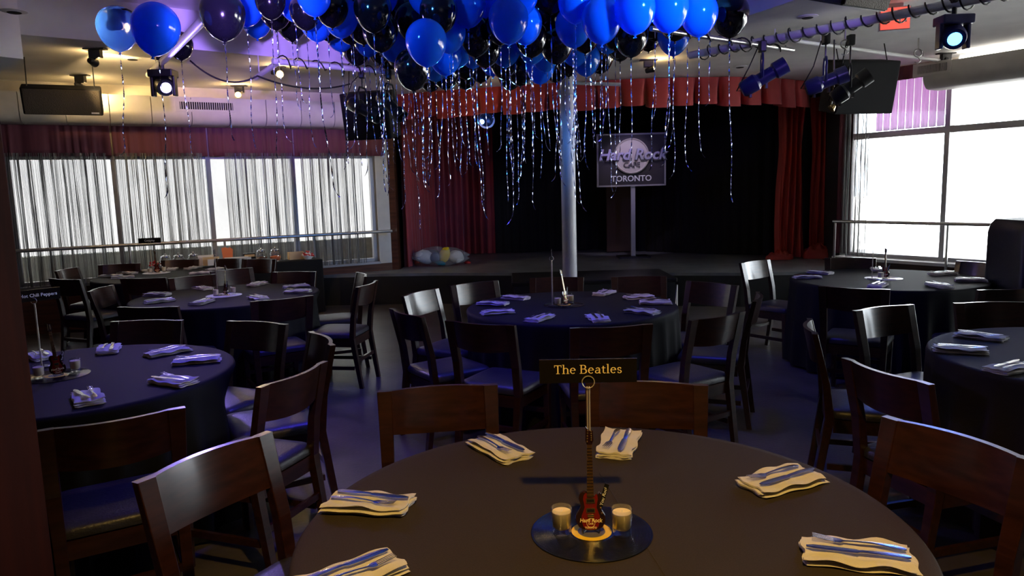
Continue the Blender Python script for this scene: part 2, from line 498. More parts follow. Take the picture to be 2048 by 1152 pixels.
def portal(fn, t0, t1, z0, z1, name):
    l = bpy.data.lights.new(name, 'AREA'); l.shape = 'RECTANGLE'; l.size = t1 - t0; l.size_y = z1 - z0
    l.cycles.is_portal = True
    o = bpy.data.objects.new(name, l); COL.objects.link(o)
    c = fn((t0 + t1) / 2, -0.18, (z0 + z1) / 2)
    n = LN if fn is lw else RN
    o.location = c; o.rotation_euler = Vector(n).to_track_quat('-Z', 'Z').to_euler()
    zax = -Vector(n); xax = (LD if fn is lw else RD); yax = Vector((0, 0, 1))
    if xax.cross(yax).dot(zax) < 0: xax = -xax
    o.matrix_world = Matrix.Translation(c) @ Matrix((xax, yax, zax)).transposed().to_4x4()
portal(lw, T0, T1, SILL, HEAD, 'window_portal')
portal(rw, 0.0, RT1, 0.56, 3.0, 'window_portal')
# outside: parapet, building across the street
mb = MB(); wallbox(mb, lw, -6, LL + 1, -1.6, -1.8, -0.4, 0.86); struct(mb.build('parapet_outside', 'parapet'))
bd = thing('office_building', 'pale concrete building across the street seen through the left window', 'building', lw(2, -13))
BD = Matrix((LD, -LN, Vector((0, 0, 1)))).transposed()
MB().box(Vector((0, 3, 6)), (40, 5, 13), BD.to_3x3()).build('wall', 'facade', bd)
for k in range(10):
    MB().box(BD.to_3x3() @ Vector((-16 + k * 3.6, 0.46, 3.0)), (3.0, 0.16, 1.5), BD.to_3x3()).build('window', 'facade_dark', bd)
    MB().box(BD.to_3x3() @ Vector((-16 + k * 3.6, 0.46, 6.6)), (3.0, 0.16, 1.5), BD.to_3x3()).build('window', 'facade_dark', bd)

# ------------------------------------------------------------------ stage
front = [(-2.78, 10.52), (-1.9, 10.50), (-1.1, 10.42), (-0.2, 10.2), (0.8, 9.95), (2.1, 9.66), (3.0, 9.42), (3.75, 9.34), (4.3, 9.42), (4.66, 9.6), (4.95, 9.75)]
spoly = front + [(4.6, 10.35), (5.2, 14.55), (-1.7, 14.55), (-1.7, 11.08), (-1.84, 11.0)]
ZS = 0.45
stg = struct(MB().prism(spoly, 0.0, ZS - 0.04).build('stage_base', 'stage_black'))
struct(MB().prism(spoly, ZS - 0.04, ZS).build('stage_floor', 'stage'))
# black platform in front of the stage, with its folded leg
pf = thing('stage_platform', 'low black platform set against the front of the stage', 'platform', (1.0, 9.2, 0))
MB().box((0, 0.0, 0.27), (1.95, 1.0, 0.36)).build('skirt', 'stage_black', pf)
MB().box((0, 0.0, 0.475), (2.0, 1.04, 0.05)).build('deck', 'black', pf, bevel=0.01)
for dx in (-0.07, 0.0):
    MB().tube([(0.985 + dx * 0.5, -0.55, 0.0), (0.985, -0.55, 0.42)], 0.012, 8).build('leg', 'rail', pf)
for sx in (-1, 1):
    MB().tube([(0.9 * sx, 0.45, 0.0), (0.9 * sx, 0.45, 0.1)], 0.02, 8).build('leg', 'black_metal', pf)

def pleat(path, z0, z1, n, amp, folds, taper=1.0, wob=0.0):
    """pleated hanging sheet along a plan path (list of xy)"""
    pts = [Vector((p[0], p[1], 0)) for p in path]
    seg = [(pts[i + 1] - pts[i]).length for i in range(len(pts) - 1)]
    tot = sum(seg)
    def at(u):
        d = u * tot
        for i, l in enumerate(seg):
            if d <= l or i == len(seg) - 1:
                t = (pts[i + 1] - pts[i]).normalized()
                return pts[i] + t * d, t
            d -= l
    rows = []
    for iz in range(7):
        w = iz / 6
        z = z1 + (z0 - z1) * w
        r = []
        for k in range(n + 1):
            u = k / n
            p, t = at(u)
            nn = Vector((t.y, -t.x, 0))
            ph = folds * 2 * PI * u + wob * math.sin(9 * u)
            a = amp * (0.55 + 0.45 * w * taper) * (math.sin(ph) + 0.35 * math.sin(2.3 * ph + 1))
            q = p + nn * a
            r.append((q.x, q.y, z))
        rows.append(r)
    return MB().sheet(rows)

# side wall curtain, back curtains
tag(pleat([(-1.62, 11.25), (-1.55, 12.3), (-1.35, 13.1), (-0.75, 13.4), (-0.28, 13.35)], ZS + 0.01, 3.04, 150, 0.05, 24, wob=2).build('stage_curtain', 'velvet_red', smooth=True),
    'dark red velvet curtain hanging at the left side of stage', 'curtain')
tag(pleat([(-0.3, 13.42), (0.5, 13.5), (1.6, 13.62), (2.5, 12.9), (3.3, 12.2), (3.9, 11.75), (4.5, 11.5), (4.80, 11.4)], ZS + 0.01, 3.04, 200, 0.025, 34, wob=2).build('stage_backdrop', 'curtain_black', smooth=True),
    'black backdrop curtain across the back of the stage', 'curtain')
# small brown door leaf and skirting low at the back of the stage
p = atd(1237, 480, 13.2)
tag(MB().box((p.x, 12.95, 1.05), (0.5, 0.05, 1.18)).build('brown_panel', 'panel_brown', bevel=0.01), 'dim brown wooden panel standing behind the sign post', 'panel')
# valance round the stage front, in swags
vpath = [(-1.62, 11.0), (-1.0, 10.72), (0.0, 10.42), (1.0, 10.18), (2.0, 10.05), (3.0, 10.12), (3.7, 10.35), (4.35, 10.8)]
vp = [Vector((p[0], p[1], 0)) for p in vpath]
def path_at(pts, u):
    seg = [(pts[i + 1] - pts[i]).length for i in range(len(pts) - 1)]
    d = u * sum(seg)
    for i, l in enumerate(seg):
        if d <= l + 1e-6 or i == len(seg) - 1:
            return pts[i].lerp(pts[i + 1], min(1, d / l))
        d -= l
NV = 19
va = thing('stage_valance', 'red scalloped valance along the ceiling above the stage front', 'valance')
for k in range(NV):
    rows = []
    for iz in range(5):
        w = iz / 4
        r = []
        for j in range(13):
            s = j / 12
            c = path_at(vp, (k + s) / NV)
            c2 = path_at(vp, min(1, (k + s) / NV + 0.004)) - path_at(vp, max(0, (k + s) / NV - 0.004))
            n = Vector((c2.y, -c2.x, 0)).normalized()
            prof = abs(2 * s - 1) ** 6
            out = 0.05 + 0.05 * (1 - prof) * (0.4 + w) - 0.13 * prof * w
            q = c + n * out
            zt = ZC - 0.01
            zb = 2.66 + 0.045 * prof + (0.02 * math.sin(k * 2.1))
            r.append((q.x, q.y, zt + (zb - zt) * w))
        rows.append(r)
    MB().sheet(rows).build('swag', 'valance_red', va, smooth=True)
# sheer red drape with puddled ends
def drape(x0, x1, y, lean, seedv):
    rnd = random.Random(seedv)
    rows = []
    N = 60
    for iz in range(15):
        w = iz / 14
        z = 2.86 + (ZS + 0.02 - 2.86) * w
        wid = 1.0 - 0.45 * math.exp(-((w - 0.32) / 0.18) ** 2) * 0.4 + 0.25 * max(0, w - 0.75)
        cx = (x0 + x1) / 2 + lean * w
        r = []
        for k in range(N + 1):
            u = k / N
            x = cx + (u - 0.5) * (x1 - x0) * wid
            yy = y + 0.07 * math.sin(u * 26 + 1.5 * w + seedv) + 0.03 * math.sin(u * 57 + seedv * 2) - 0.10 * max(0, w - 0.8) * 5 * (0.3 + 0.5 * math.sin(u * 7 + seedv))
            r.append((x, yy, z))
        rows.append(r)
    return MB().sheet(rows)
def puddle(cx, cy, rx, ry, hh, seedv):
    rows = []
    for i in range(9):
        w = i / 8
        r = []
        for k in range(37):
            a = 2 * PI * k / 36
            rr = math.sin(w * PI / 2) * (1 + 0.10 * math.sin(5 * a + seedv))
            z = ZS + 0.005 + hh * (1 - w ** 2) + 0.035 * math.sin(18 * w + 3 * math.sin(a * 2 + seedv)) * (1 - w) + 0.02 * math.sin(7 * a + seedv) * (1 - w)
            r.append((cx + rx * rr * math.cos(a), cy + ry * rr * math.sin(a), max(ZS + 0.004, z)))
        rows.append(r)
    return MB().sheet(rows)
dl = atd(1583, 400, 11.1); dr = atd(1642, 400, 11.15)
dt = thing('sheer_drape', 'sheer red drape hanging in two gathers, puddled on the stage at right', 'drape')
drape(dl.x - 0.20, dl.x + 0.20, 11.1, -0.03, 1.0).build('gather', 'sheer_red', dt, smooth=True)
drape(dr.x - 0.21, dr.x + 0.16, 11.14, 0.03, 2.6).build('gather', 'sheer_red', dt, smooth=True)
p1 = atd(1560, 512, 10.95); p2 = atd(1640, 510, 11.0)
puddle(p1.x, 10.95, 0.2, 0.13, 0.10, 0.5).build('puddle', 'sheer_red', dt, smooth=True)
puddle(p2.x, 11.0, 0.27, 0.2, 0.19, 2.5).build('puddle', 'sheer_red', dt, smooth=True)
# steel column
cp = atd(1126, 400, 9.45)
colm = thing('steel_column', 'round grey painted steel column standing before the stage', 'column', (cp.x, 8.55, 0))
cr = 0.085
MB().lathe([(cr, 0.02), (cr, 3.36)], 32).build('shaft', 'column', colm, smooth=40)
MB().lathe([(cr + 0.07, 0), (cr + 0.07, 0.02)], 24).build('base_plate', 'column', colm)
MB().lathe([(cr + 0.012, 2.66), (cr + 0.02, 2.67), (cr + 0.02, 2.72), (cr + 0.012, 2.73)], 32).build('collar', 'column', colm, smooth=40)
MB().tube([(0.1, 0, 2.80), (0.62, 0.0, 2.77)], 0.02, 8).build('fluorescent_arm', 'white_paint', colm)

# stage sign
sp = atd(1262, 320, 11.9)
sg = thing('cafe_sign', 'square dark sign with round disc and raised lettering on a post', 'sign', (sp.x, 11.9, ZS))
zc = sp.z - ZS
MB().box((0, 0, zc), (1.09, 0.05, 0.82)).build('board', 'sign_board', sg, bevel=0.006)
fb = MB()
for dx in (-0.545, 0.545): fb.box((dx, -0.005, zc), (0.025, 0.07, 0.84))
for dz in (-0.41, 0.41): fb.box((0, -0.005, zc + dz), (1.1, 0.07, 0.025))
fb.build('border', 'frame_metal', sg)
RX = Matrix.Rotation(PI / 2, 3, 'X')
MB().lathe([(0.285, 0.0), (0.285, 0.03), (0.27, 0.045), (0.255, 0.03)], 48, (0, -0.03, zc + 0.06), RX).build('disc', 'sign_disc', sg)
for s, size, dz, m_, bold, sh, dy in (('Hard Rock', 0.245, 0.068, 'sign_dark', 0.013, 0.25, -0.086), ('Hard Rock', 0.245, 0.078, 'sign_letter', 0.005, 0.25, -0.100), ('CAFE', 0.115, -0.085, 'sign_dark', 0.003, 0, -0.072), ('TORONTO', 0.13, -0.30, 'white_print', 0.002, 0, -0.03)):
    me = text_mesh(s, size, 0.008, bold, sh)
    me.transform(Matrix.Translation((0, dy, zc + dz)) @ FACE)
    link('lettering', me, m_, sg)
MB().box((0.03, 0.02, (zc - 0.41) / 2), (0.07, 0.05, zc - 0.41)).build('post', 'frame_metal', sg)
MB().box((0.03, 0.02, 0.015), (0.5, 0.4, 0.03)).build('foot', 'black_metal', sg)

# ------------------------------------------------------------------ curtains, rails, ducts at the windows
def strands(name, fn, t0, t1, off, z0, z1, n, folds, label, seedv, dense=1.0, w=0.0012, material='strand'):
    rnd = random.Random(seedv)
    mb = MB()
    phs = [rnd.uniform(0, 6) for _ in range(6)]
    for k in range(n):
        u = k / (n - 1)
        t = t0 + (t1 - t0) * u + dense * 0.020 * math.sin(folds * 2 * PI * u + phs[0]) + dense * 0.012 * math.sin(folds * 3.7 * PI * u + phs[1])
        o = off + 0.03 * math.cos(folds * 2 * PI * u + phs[0])
        t += rnd.uniform(-0.003, 0.003)
        a = fn(t, o, z1); b = fn(t + rnd.uniform(-0.012, 0.012), o, z0)
        r = w * rnd.uniform(0.8, 1.2)
        vs = []
        for p in (a, b):
            for j in range(3):
                an = 2 * PI * j / 3 + k
                vs.append((p.x + r * math.cos(an), p.y + r * math.sin(an), p.z))
        mb.add(vs, [(0, 1, 4, 3), (1, 2, 5, 4), (2, 0, 3, 5)])
    o = mb.build(name, material)
    return tag(o, label, 'curtain', 'strand curtains at the windows', 'stuff')
pan = [(26, 222, 'leftmost'), (240, 408, 'second'), (456, 586, 'third'), (603, 720, 'fourth')]
for i, (xa, xb, wd) in enumerate(pan):
    a, b = tl(xa), tl(xb)
    strands('strand_curtain', lw, a, b, 0.12, SILL + 0.04, HEAD + 0.02, int((b - a) / 0.0040), int((b - a) / 0.11), 'grey hanging strand curtain, %s panel at the left window' % wd, 10 + i, w=0.0019)
a, b = trr(1698), trr(1747)
strands('strand_curtain', rw, a, b, 0.14, 0.58, 2.98, 150, 7, 'gathered strand curtain beside the bright right window', 31, w=0.0018)
# red fabric above the left window, one hanging per bay
ts = [T0 - 0.15] + LM + [T1 + 0.15]
for i in range(4):
    a = lw(ts[i] + 0.01, 0.09); b = lw(ts[i + 1] - 0.01, 0.09)
    o = pleat([(a.x, a.y), (b.x, b.y)], HEAD - 0.02, 2.68, 110, 0.008, 9, wob=4).build('window_valance', 'window_red', smooth=True, solid=0.004)
    tag(o, 'dark red fabric panel above the left window, %s of four' % ['leftmost', 'second', 'third', 'rightmost'][i], 'curtain', 'red panels above left window')
# right: violet sheer strips in the upper lights, red rail of fabric above
k = 0
a0, a1 = trr(1752), trr(1888)
for i in range(9):
    ta = a0 + (a1 - a0) * i / 9 + 0.004; tb = a0 + (a1 - a0) * (i + 1) / 9 - 0.004
    a = rw(ta, 0.05); b = rw(tb, 0.05)
    o = pleat([(a.x, a.y), (b.x, b.y)], 2.24, 2.98, 12, 0.006, 1.5).build('sheer_strip', 'sheer_violet', smooth=True)
    tag(o, 'pale violet sheer strip in upper right window, %s' % (nth(i, 9, 'strip')), 'curtain', 'sheer strips in the right window')
a = rw(0.02, 0.07); b = rw(a1 + 0.05, 0.07)
tag(pleat([(a.x, a.y), (b.x, b.y)], 2.86, 3.03, 80, 0.012, 14).build('window_pelmet', 'window_red', smooth=True, solid=0.004), 'narrow red pelmet above the right window', 'pelmet')
a = rw(0.0, 0.09); b = rw(trr(1712), 0.09)
tag(pleat([(a.x, a.y), (b.x, b.y)], 0.6, 2.98, 14, 0.015, 2).build('window_side_curtain', 'window_red', smooth=True, solid=0.004), 'narrow red curtain at the left edge of right window', 'curtain')
# hand rails
hr = thing('hand_rail', 'brushed metal hand rail along the left window', 'rail', lw(0, 0.2))
off = lw(0, 0.2)
MB().tube([lw(-1.0, 0.2, 1.05) - off, lw(LL - 0.05, 0.2, 1.05) - off], 0.022, 10).build('bar', 'rail', hr, smooth=40)
for px in (250, 440, 617):
    MB().tube([lw(tl(px), 0.2, 0.0) - off, lw(tl(px), 0.2, 1.04) - off], 0.016, 8).build('post', 'rail', hr, smooth=40)
hr = thing('hand_rail', 'metal hand rail crossing the bright right window', 'rail', rw(0, 0.2))
off = rw(0, 0.2)
MB().tube([rw(0.02, 0.2, 1.05) - off, rw(RT1 - 0.2, 0.2, 1.05) - off], 0.022, 10).build('bar', 'rail', hr, smooth=40)
for t in (0.05, 1.55, 3.1, 4.6):
    MB().tube([rw(t, 0.2, 0.0) - off, rw(t, 0.2, 1.04) - off], 0.016, 8).build('post', 'rail', hr, smooth=40)
# lit tube in the cove above the right window
tt0 = trr(1945, 122)
ct = thing('cove_light', 'white lit tube above the duct at upper right', 'lamp', rw(tt0, 0.3, 2.98))
MB().tube([(0, 0, 0), rw(RT1 - 0.3, 0.3, 2.98) - rw(tt0, 0.3, 2.98)], 0.018, 8).build('tube', 'tube_lit', ct, smooth=40)
MB().tube([(0, 0, 0.035), rw(RT1 - 0.3, 0.3, 3.015) - rw(tt0, 0.3, 2.98)], 0.012, 6).build('batten', 'white_paint', ct)
# ducts
def duct(name, label, fn, t0, t1, o0, o1, z0, z1, seams, grille_t, gw=0.62):
    D = thing(name, label, 'duct')
    prof = []
    for k in range(7):
        a = PI / 2 * k / 6
        prof.append((o1 - 0.14 + 0.14 * math.cos(a), z0 + 0.14 - 0.14 * math.sin(a)))
    ring = [(o0, z1), (o1, z1)] + prof + [(o0, z0)]
    for i in range(len(seams) - 1):
        a, b = seams[i] + 0.004, seams[i + 1] - 0.004
        n = len(ring)
        m_ = MB()
        vs = [fn(a, o, z) for o, z in ring] + [fn(b, o, z) for o, z in ring]
        fs = [(j, (j + 1) % n, (j + 1) % n + n, j + n) for j in range(n)] + [tuple(range(n))[::-1], tuple(range(n, 2 * n))]
        m_.add(vs, fs).build('segment', 'duct', D, smooth=35)
    for t in grille_t:
        f_ = MB(); wallbox(f_, fn, t - gw / 2 - 0.05, t + gw / 2 + 0.05, o1 + 0.001, o1 + 0.012, z0 + 0.15, z0 + 0.30)
        g = f_.build('grille', 'duct', D)
        f_ = MB(); wallbox(f_, fn, t - gw / 2, t + gw / 2, o1 + 0.012, o1 + 0.014, z0 + 0.18, z0 + 0.27); f_.build('opening', 'black_matte', g)
        f_ = MB()
        for k in range(24):
            tt = t - gw / 2 + gw * (k + 0.5) / 24
            wallbox(f_, fn, tt - 0.004, tt + 0.004, o1 + 0.014, o1 + 0.02, z0 + 0.18, z0 + 0.27)
        f_.build('louvre', 'duct', g)
    return D
duct('air_duct', 'long cream air duct above the left window with a grille', lw, -3, LL, 0.13, 0.55, 2.53, 2.86, [-3 + 0.45 * i for i in range(18) if -3 + 0.45 * i < LL - 0.2] + [LL - 0.05], [tl(444, 226) - 0.25])
dr0 = trr(1888, 170)
duct('air_duct', 'short white air duct with a grille above the right window', rw, dr0, RT1, 0.13, 0.5, 2.66, 2.95, [dr0, dr0 + 1.2, dr0 + 2.4, dr0 + 3.6, RT1], [trr(1928, 152) - 0.12], 0.34)

# ------------------------------------------------------------------ tables and chairs
TB = {1: (0.21, 1.76, 0.765), 2: (0.43, 5.25, 0.765), 3: (-2.2, 3.5, 0.765), 4: (-2.53, 6.38, 0.79), 5: (-3.95, 8.27, 0.765), 6: (3.25, 6.25, 0.775), 7: (2.8, 3.3, 0.76)}
TN = {1: 'the front table', 2: 'the table before the column', 3: 'the table beside the near pillar', 4: 'the left middle table', 5: 'the far left table', 6: 'the table near the right window', 7: 'the table cut off at right'}
ZT = 0.75
CH = [  # table, left end and right end of the top rail in the photo, measured turn trusted, label
 (1, (752, 783), (997, 768), 1, 'dark wooden chair behind the front table, left of its sign'),
 (1, (1160, 764), (1428, 770), 1, 'dark wooden chair behind the front table, partly behind its lettered sign'),
 (1, (1757, 828), (2100, 930), 1, 'dark wooden chair at right edge, white glint along its top rail'),
 (1, (268, 966), (540, 862), 1, 'wooden chair at lower left with pale glare on its back rail'),
 (2, (1058, 556), (1168, 554), 1, 'brown chair directly in front of the steel column base'),
 (2, (1224, 554), (1331, 552), 1, 'brown chair behind the middle table, in front of black platform'),
 (2, (902, 571), (993, 561), 1, 'chair with silvery glare, back left of the table before the column'),
 (2, (808, 592), (872, 577), 1, 'chair with brightest white glare, left of the table before the column'),
 (2, (800, 612), (826, 640), 0, 'chair seen edge on at the left front of table before column'),
 (2, (892, 641), (1030, 651), 1, 'chair seen from behind at front left of table before column'),
 (2, (1142, 656), (1303, 648), 1, 'chair seen from behind just above the front lettered sign'),
 (2, (1380, 641), (1488, 622), 1, 'brown chair at front right of table before the column'),
 (2, (1378, 562), (1472, 571), 1, 'chair at back right of table before column, purple sheen on rail'),
 (2, (1500, 586), (1526, 600), 0, 'chair seen edge on, rightmost at table before the column'),
 (6, (1482, 526), (1536, 519), 1, 'chair with white glare at back left of the right window table'),
 (6, (1648, 516), (1753, 516), 1, 'brown chair behind the right window table, against the stage edge'),
 (6, (1913, 521), (2013, 530), 1, 'chair with blue glints at back right of right window table'),
 (6, (1976, 577), (2068, 578), 0, 'chair at front right of right window table, near picture edge'),
 (6, (1634, 572), (1784, 579), 1, 'dark chair seen from behind at front of right window table'),
 (7, (1938, 604), (2040, 606), 0, 'chair behind the cut off table at right picture edge'),
 (7, (1608, 655), (1640, 648), 0, 'chair seen edge on with curved pale rail, left of cut off table'),
 (7, (1703, 622), (1829, 608), 1, 'chair with greenish white glare on its rail, behind cut off table'),
 (7, (1690, 716), (1860, 768), 1, 'dark chair seen from behind at front left of cut off table'),
 (4, (704, 544), (743, 553), 0, 'far one of two chairs at right end of left middle table'),
 (4, (713, 575), (755, 560), 1, 'near one of two chairs at right end of left middle table'),
 (4, (543, 544), (635, 543), 1, 'brown chair at back right of the left middle table'),
 (4, (422, 543), (503, 535), 1, 'grey glinting chair directly behind the left middle table'),
 (4, (345, 555), (425, 550), 0, 'chair with white and blue glints at back left of left middle table'),
 (4, (165, 582), (236, 571), 0, 'chair with white glint at left end of left middle table'),
 (4, (494, 604), (632, 590), 1, 'chair seen from behind at front right of left middle table'),
 (4, (232, 614), (361, 613), 1, 'chair seen from behind at front left of left middle table'),
 (5, (437, 516), (502, 516), 1, 'brown chair behind far left table, beside the white trays'),
 (5, (497, 517), (560, 517), 1, 'chair with pale glint at right of far left table'),
 (5, (321, 520), (408, 517), 1, 'brown chair behind far left table, under the glass jars'),
 (5, (200, 529), (284, 525), 1, 'purple sheened chair behind far left table before the window'),
 (5, (104, 541), (163, 535), 0, 'dark chair at left end of the far left table'),
 (5, (103, 557), (157, 559), 1, 'dark chair with bowed rail at front left of far left table'),
 (5, (236, 557), (337, 555), 1, 'chair seen from behind at the front of far left table'),
 (3, (215, 643), (373, 640), 1, 'chair behind the table beside the near pillar, at its back'),
 (3, (450, 641), (581, 649), 1, 'chair at back right of table beside the near pillar'),
 (3, (622, 663), (665, 690), 1, 'chair seen edge on with glint, right of near pillar table'),
 (3, (517, 775), (651, 722), 1, 'brown chair with purple top edge at right of near pillar table'),
 (3, (85, 860), (355, 816), 1, 'very dark chair seen from behind beside the near pillar'),
]
def make_chair():
    t = thing('dining_chair', '', 'chair')
    hw = 0.2
    for sx in (-1, 1):
        def q(x, y, z, a, b): return [(x - a, y - b, z), (x + a, y - b, z), (x + a, y + b, z), (x - a, y + b, z)]
        secs = [q(sx * 0.195, -0.265, 0.0, 0.018, 0.016), q(sx * 0.198, -0.205, 0.42, 0.021, 0.021), q(sx * 0.200, -0.225, 0.60, 0.024, 0.018), q(sx * 0.203, -0.285, 0.855, 0.028, 0.014)]
        m_ = MB()
        rows = [s + [s[0]] for s in secs]
        m_.sheet(rows); m_.add(secs[0], [(3, 2, 1, 0)]); m_.add(secs[-1], [(0, 1, 2, 3)])
        m_.build('leg', 'chair_wood', t, bevel=0.003)
        m_ = MB().hexa(q(sx * 0.19, 0.185, 0.0, 0.015, 0.015), q(sx * 0.193, 0.18, 0.42, 0.021, 0.021))
        m_.build('leg', 'chair_wood', t, bevel=0.003)
        MB().box((sx * 0.195, -0.02, 0.17), (0.018, 0.38, 0.03)).build('stretcher', 'chair_wood', t)
        MB().box((sx * 0.195, -0.012, 0.385), (0.022, 0.35, 0.07)).build('apron', 'chair_wood', t)
    MB().box((0, -0.235, 0.23), (0.37, 0.018, 0.03)).build('stretcher', 'chair_wood', t)
    MB().box((0, 0.18, 0.23), (0.36, 0.018, 0.03)).build('stretcher', 'chair_wood', t)
    for y in (-0.2, 0.185):
        MB().box((0, y, 0.385), (0.36, 0.022, 0.07)).build('apron', 'chair_wood', t)
    # curved top rail between the posts
    rows = []
    n = 12
    for z, dy, th in ((0.695, -0.247, 0.011), (0.855, -0.285, 0.010)):
        fr = []; bk = []
        for k in range(n + 1):
            x = -0.177 + 0.354 * k / n
            sag = -0.034 * (1 - (x / 0.177) ** 2)
            zz = z - (0.0 if z > 0.8 else 0.012 * (1 - (x / 0.177) ** 2))
            fr.append((x, dy + sag + th, zz)); bk.append((x, dy + sag - th, zz))
        rows.append((fr, bk))
    m_ = MB()
    ring = [rows[0][0], rows[1][0], rows[1][1], rows[0][1], rows[0][0]]
    m_.sheet(ring)
    for e in (0, n):
        m_.add([rows[0][0][e], rows[1][0][e], rows[1][1][e], rows[0][1][e]], [(0, 1, 2, 3)])
    m_.build('backrest', 'chair_wood', t, smooth=40)
    # padded seat
    prof = []
    rows = []
    for (ins, z) in ((0.012, 0.42), (0.0, 0.428), (0.0, 0.452), (0.012, 0.468), (0.05, 0.476), (0.12, 0.480)):
        r = []
        for k in range(32):
            a = 2 * PI * k / 32
            ca, sa = math.cos(a), math.sin(a)
            e = 0.22
            x = (0.222 - ins) * math.copysign(abs(ca) ** e, ca) * (1.0 + 0.03 * sa)
            y = -0.002 + (0.212 - ins) * math.copysign(abs(sa) ** e, sa)
            r.append((x, y, z))
        rows.append(r)
    m_ = MB().sheet(rows, closed=True)
    nv = len(m_.v)
    m_.f.append(tuple(range(nv - 32, nv))); m_.f.append(tuple(range(32))[::-1])
    m_.build('seat', 'leather', t, smooth=45)
    return t
chair0 = make_chair()
chairs = {k: [] for k in TB}
first = True
for (tb, a, b, ok, lab) in CH:
    pa, pb = atz(*a, 0.855), atz(*b, 0.855)
    mid = (pa + pb) / 2
    c = Vector((TB[tb][0], TB[tb][1], 0.855))
    toc = (c - mid); toc.z = 0; dist = toc.length; toc.normalize()
    d = (pb - pa).normalized(); nrm = Vector((-d.y, d.x, 0))
    if nrm.dot(toc) < 0: nrm = -nrm
    f = nrm if ok else toc
    f.normalize()
    org = mid + f * (0.285 + (0.08 if 'behind far left table' in lab or 'right of far left' in lab else 0))
    rz = math.atan2(-f.x, f.y)
    o = chair0 if first else dup(chair0, lab)
    o['label'] = lab; o['group'] = 'dark wooden dining chairs'
    o.location = (org.x, org.y, 0); o.rotation_euler = (0, 0, rz)
    first = False
    chairs[tb].append((org.x, org.y, f.copy()))

def make_cloth(tb):
    cx, cy, R = TB[tb]
    rnd = random.Random(tb)
    NA = 180
    dent = []
    for k in range(NA):
        th = 2 * PI * k / NA
        d = R + 0.012
        for (x, y, f) in chairs[tb]:
            # front face of the seat: points within half width keep the cloth behind it
            dx, dy = math.cos(th), math.sin(th)
            ox, oy = x - cx, y - cy
            side = Vector((f.y, -f.x, 0))
            # distance along the ray at which it enters the seat footprint
            den = dx * (-f.x) + dy * (-f.y)
            if den <= 0.3: continue
            fx, fy = ox + f.x * 0.225, oy + f.y * 0.225
            s = (fx * (-f.x) + fy * (-f.y)) / den
            lat = abs((dx * s - fx) * side.x + (dy * s - fy) * side.y)
            if lat < 0.26 and s < d: d = max(0.25, s)
        dent.append(d)
    for _ in range(2):
        dent = [min(dent[i], (dent[i - 1] + dent[i] * 2 + dent[(i + 1) % NA]) / 4 + 0.004) for i in range(NA)]
    rows = []
    for r in (0.0001, 0.2, 0.4, 0.6, R - 0.03, R - 0.008):
        rows.append([(r * math.cos(2 * PI * k / NA), r * math.sin(2 * PI * k / NA), ZT) for k in range(NA)])
    nf = 26
    for z in (0.744, 0.73, 0.70, 0.62, 0.5, 0.35, 0.2, 0.02):
        w = min(1, max(0, (0.73 - z) / 0.2))
        g = min(1, (0.744 - z) / 0.6)
        row = []
        for k in range(NA):
            a = 2 * PI * k / NA
            fold = 0.5 + 0.5 * math.sin(nf * a + 1.7 * math.sin(3 * a + tb) + tb)
            r0 = R + 0.004 * (z < 0.742) + 0.055 * g * fold ** 2
            dd = min(dent[k], r0 if dent[k] > R else dent[k])
            r = r0 * (1 - w) + (r0 if dent[k] >= R + 0.011 else dd) * w
            row.append((r * math.cos(a), r * math.sin(a), z))
        rows.append(row)
    return MB().sheet(rows, closed=True)
clab = {1: 'black tablecloth on the large round table in the foreground', 2: 'black floor length cloth on round table before the steel column', 3: 'navy black cloth on the round table beside the near pillar', 4: 'black cloth on the round table at left middle', 5: 'black cloth on the farthest left round table by buffet', 6: 'black cloth with grey glare on round table by right window', 7: 'dark cloth on the round table cut off at right edge'}
for tb, (cx, cy, R) in TB.items():
    o = make_cloth(tb).build('tablecloth', 'cloth_lit' if tb in (1, 7) else 'cloth', smooth=60)  # front and right tables get the copy with light in its colour
    o.location = (cx, cy, 0)
    tag(o, clab[tb], 'tablecloth', 'black round tablecloths')
    if tb == 1:
        ca_, cb_ = atz(1198, 945, ZT), atz(1345, 1175, ZT)
        q_ = Vector((cx, cy, 0))
        MB().tube([ca_ - q_, (ca_ + cb_) / 2 - q_, cb_ - q_], 0.0011, 5).build('crease', 'cloth_lit', o, smooth=True)
    t = thing('round_table', 'round banquet table hidden under its cloth, ' + TN[tb], 'table', (cx, cy, 0), 0, 'round banquet tables')
    MB().lathe([(0.02, 0.70), (R - 0.03, 0.70), (R - 0.02, 0.71), (R - 0.02, 0.735), (R - 0.03, 0.74), (0.02, 0.742)], 48).build('tabletop', 'chair_wood', t)
    MB().lathe([(0.05, 0.03), (0.05, 0.70)], 12).build('pedestal', 'black_metal', t)
    MB().lathe([(0.2, 0.0), (0.2, 0.02), (0.06, 0.04)], 20).build('foot', 'black_metal', t)

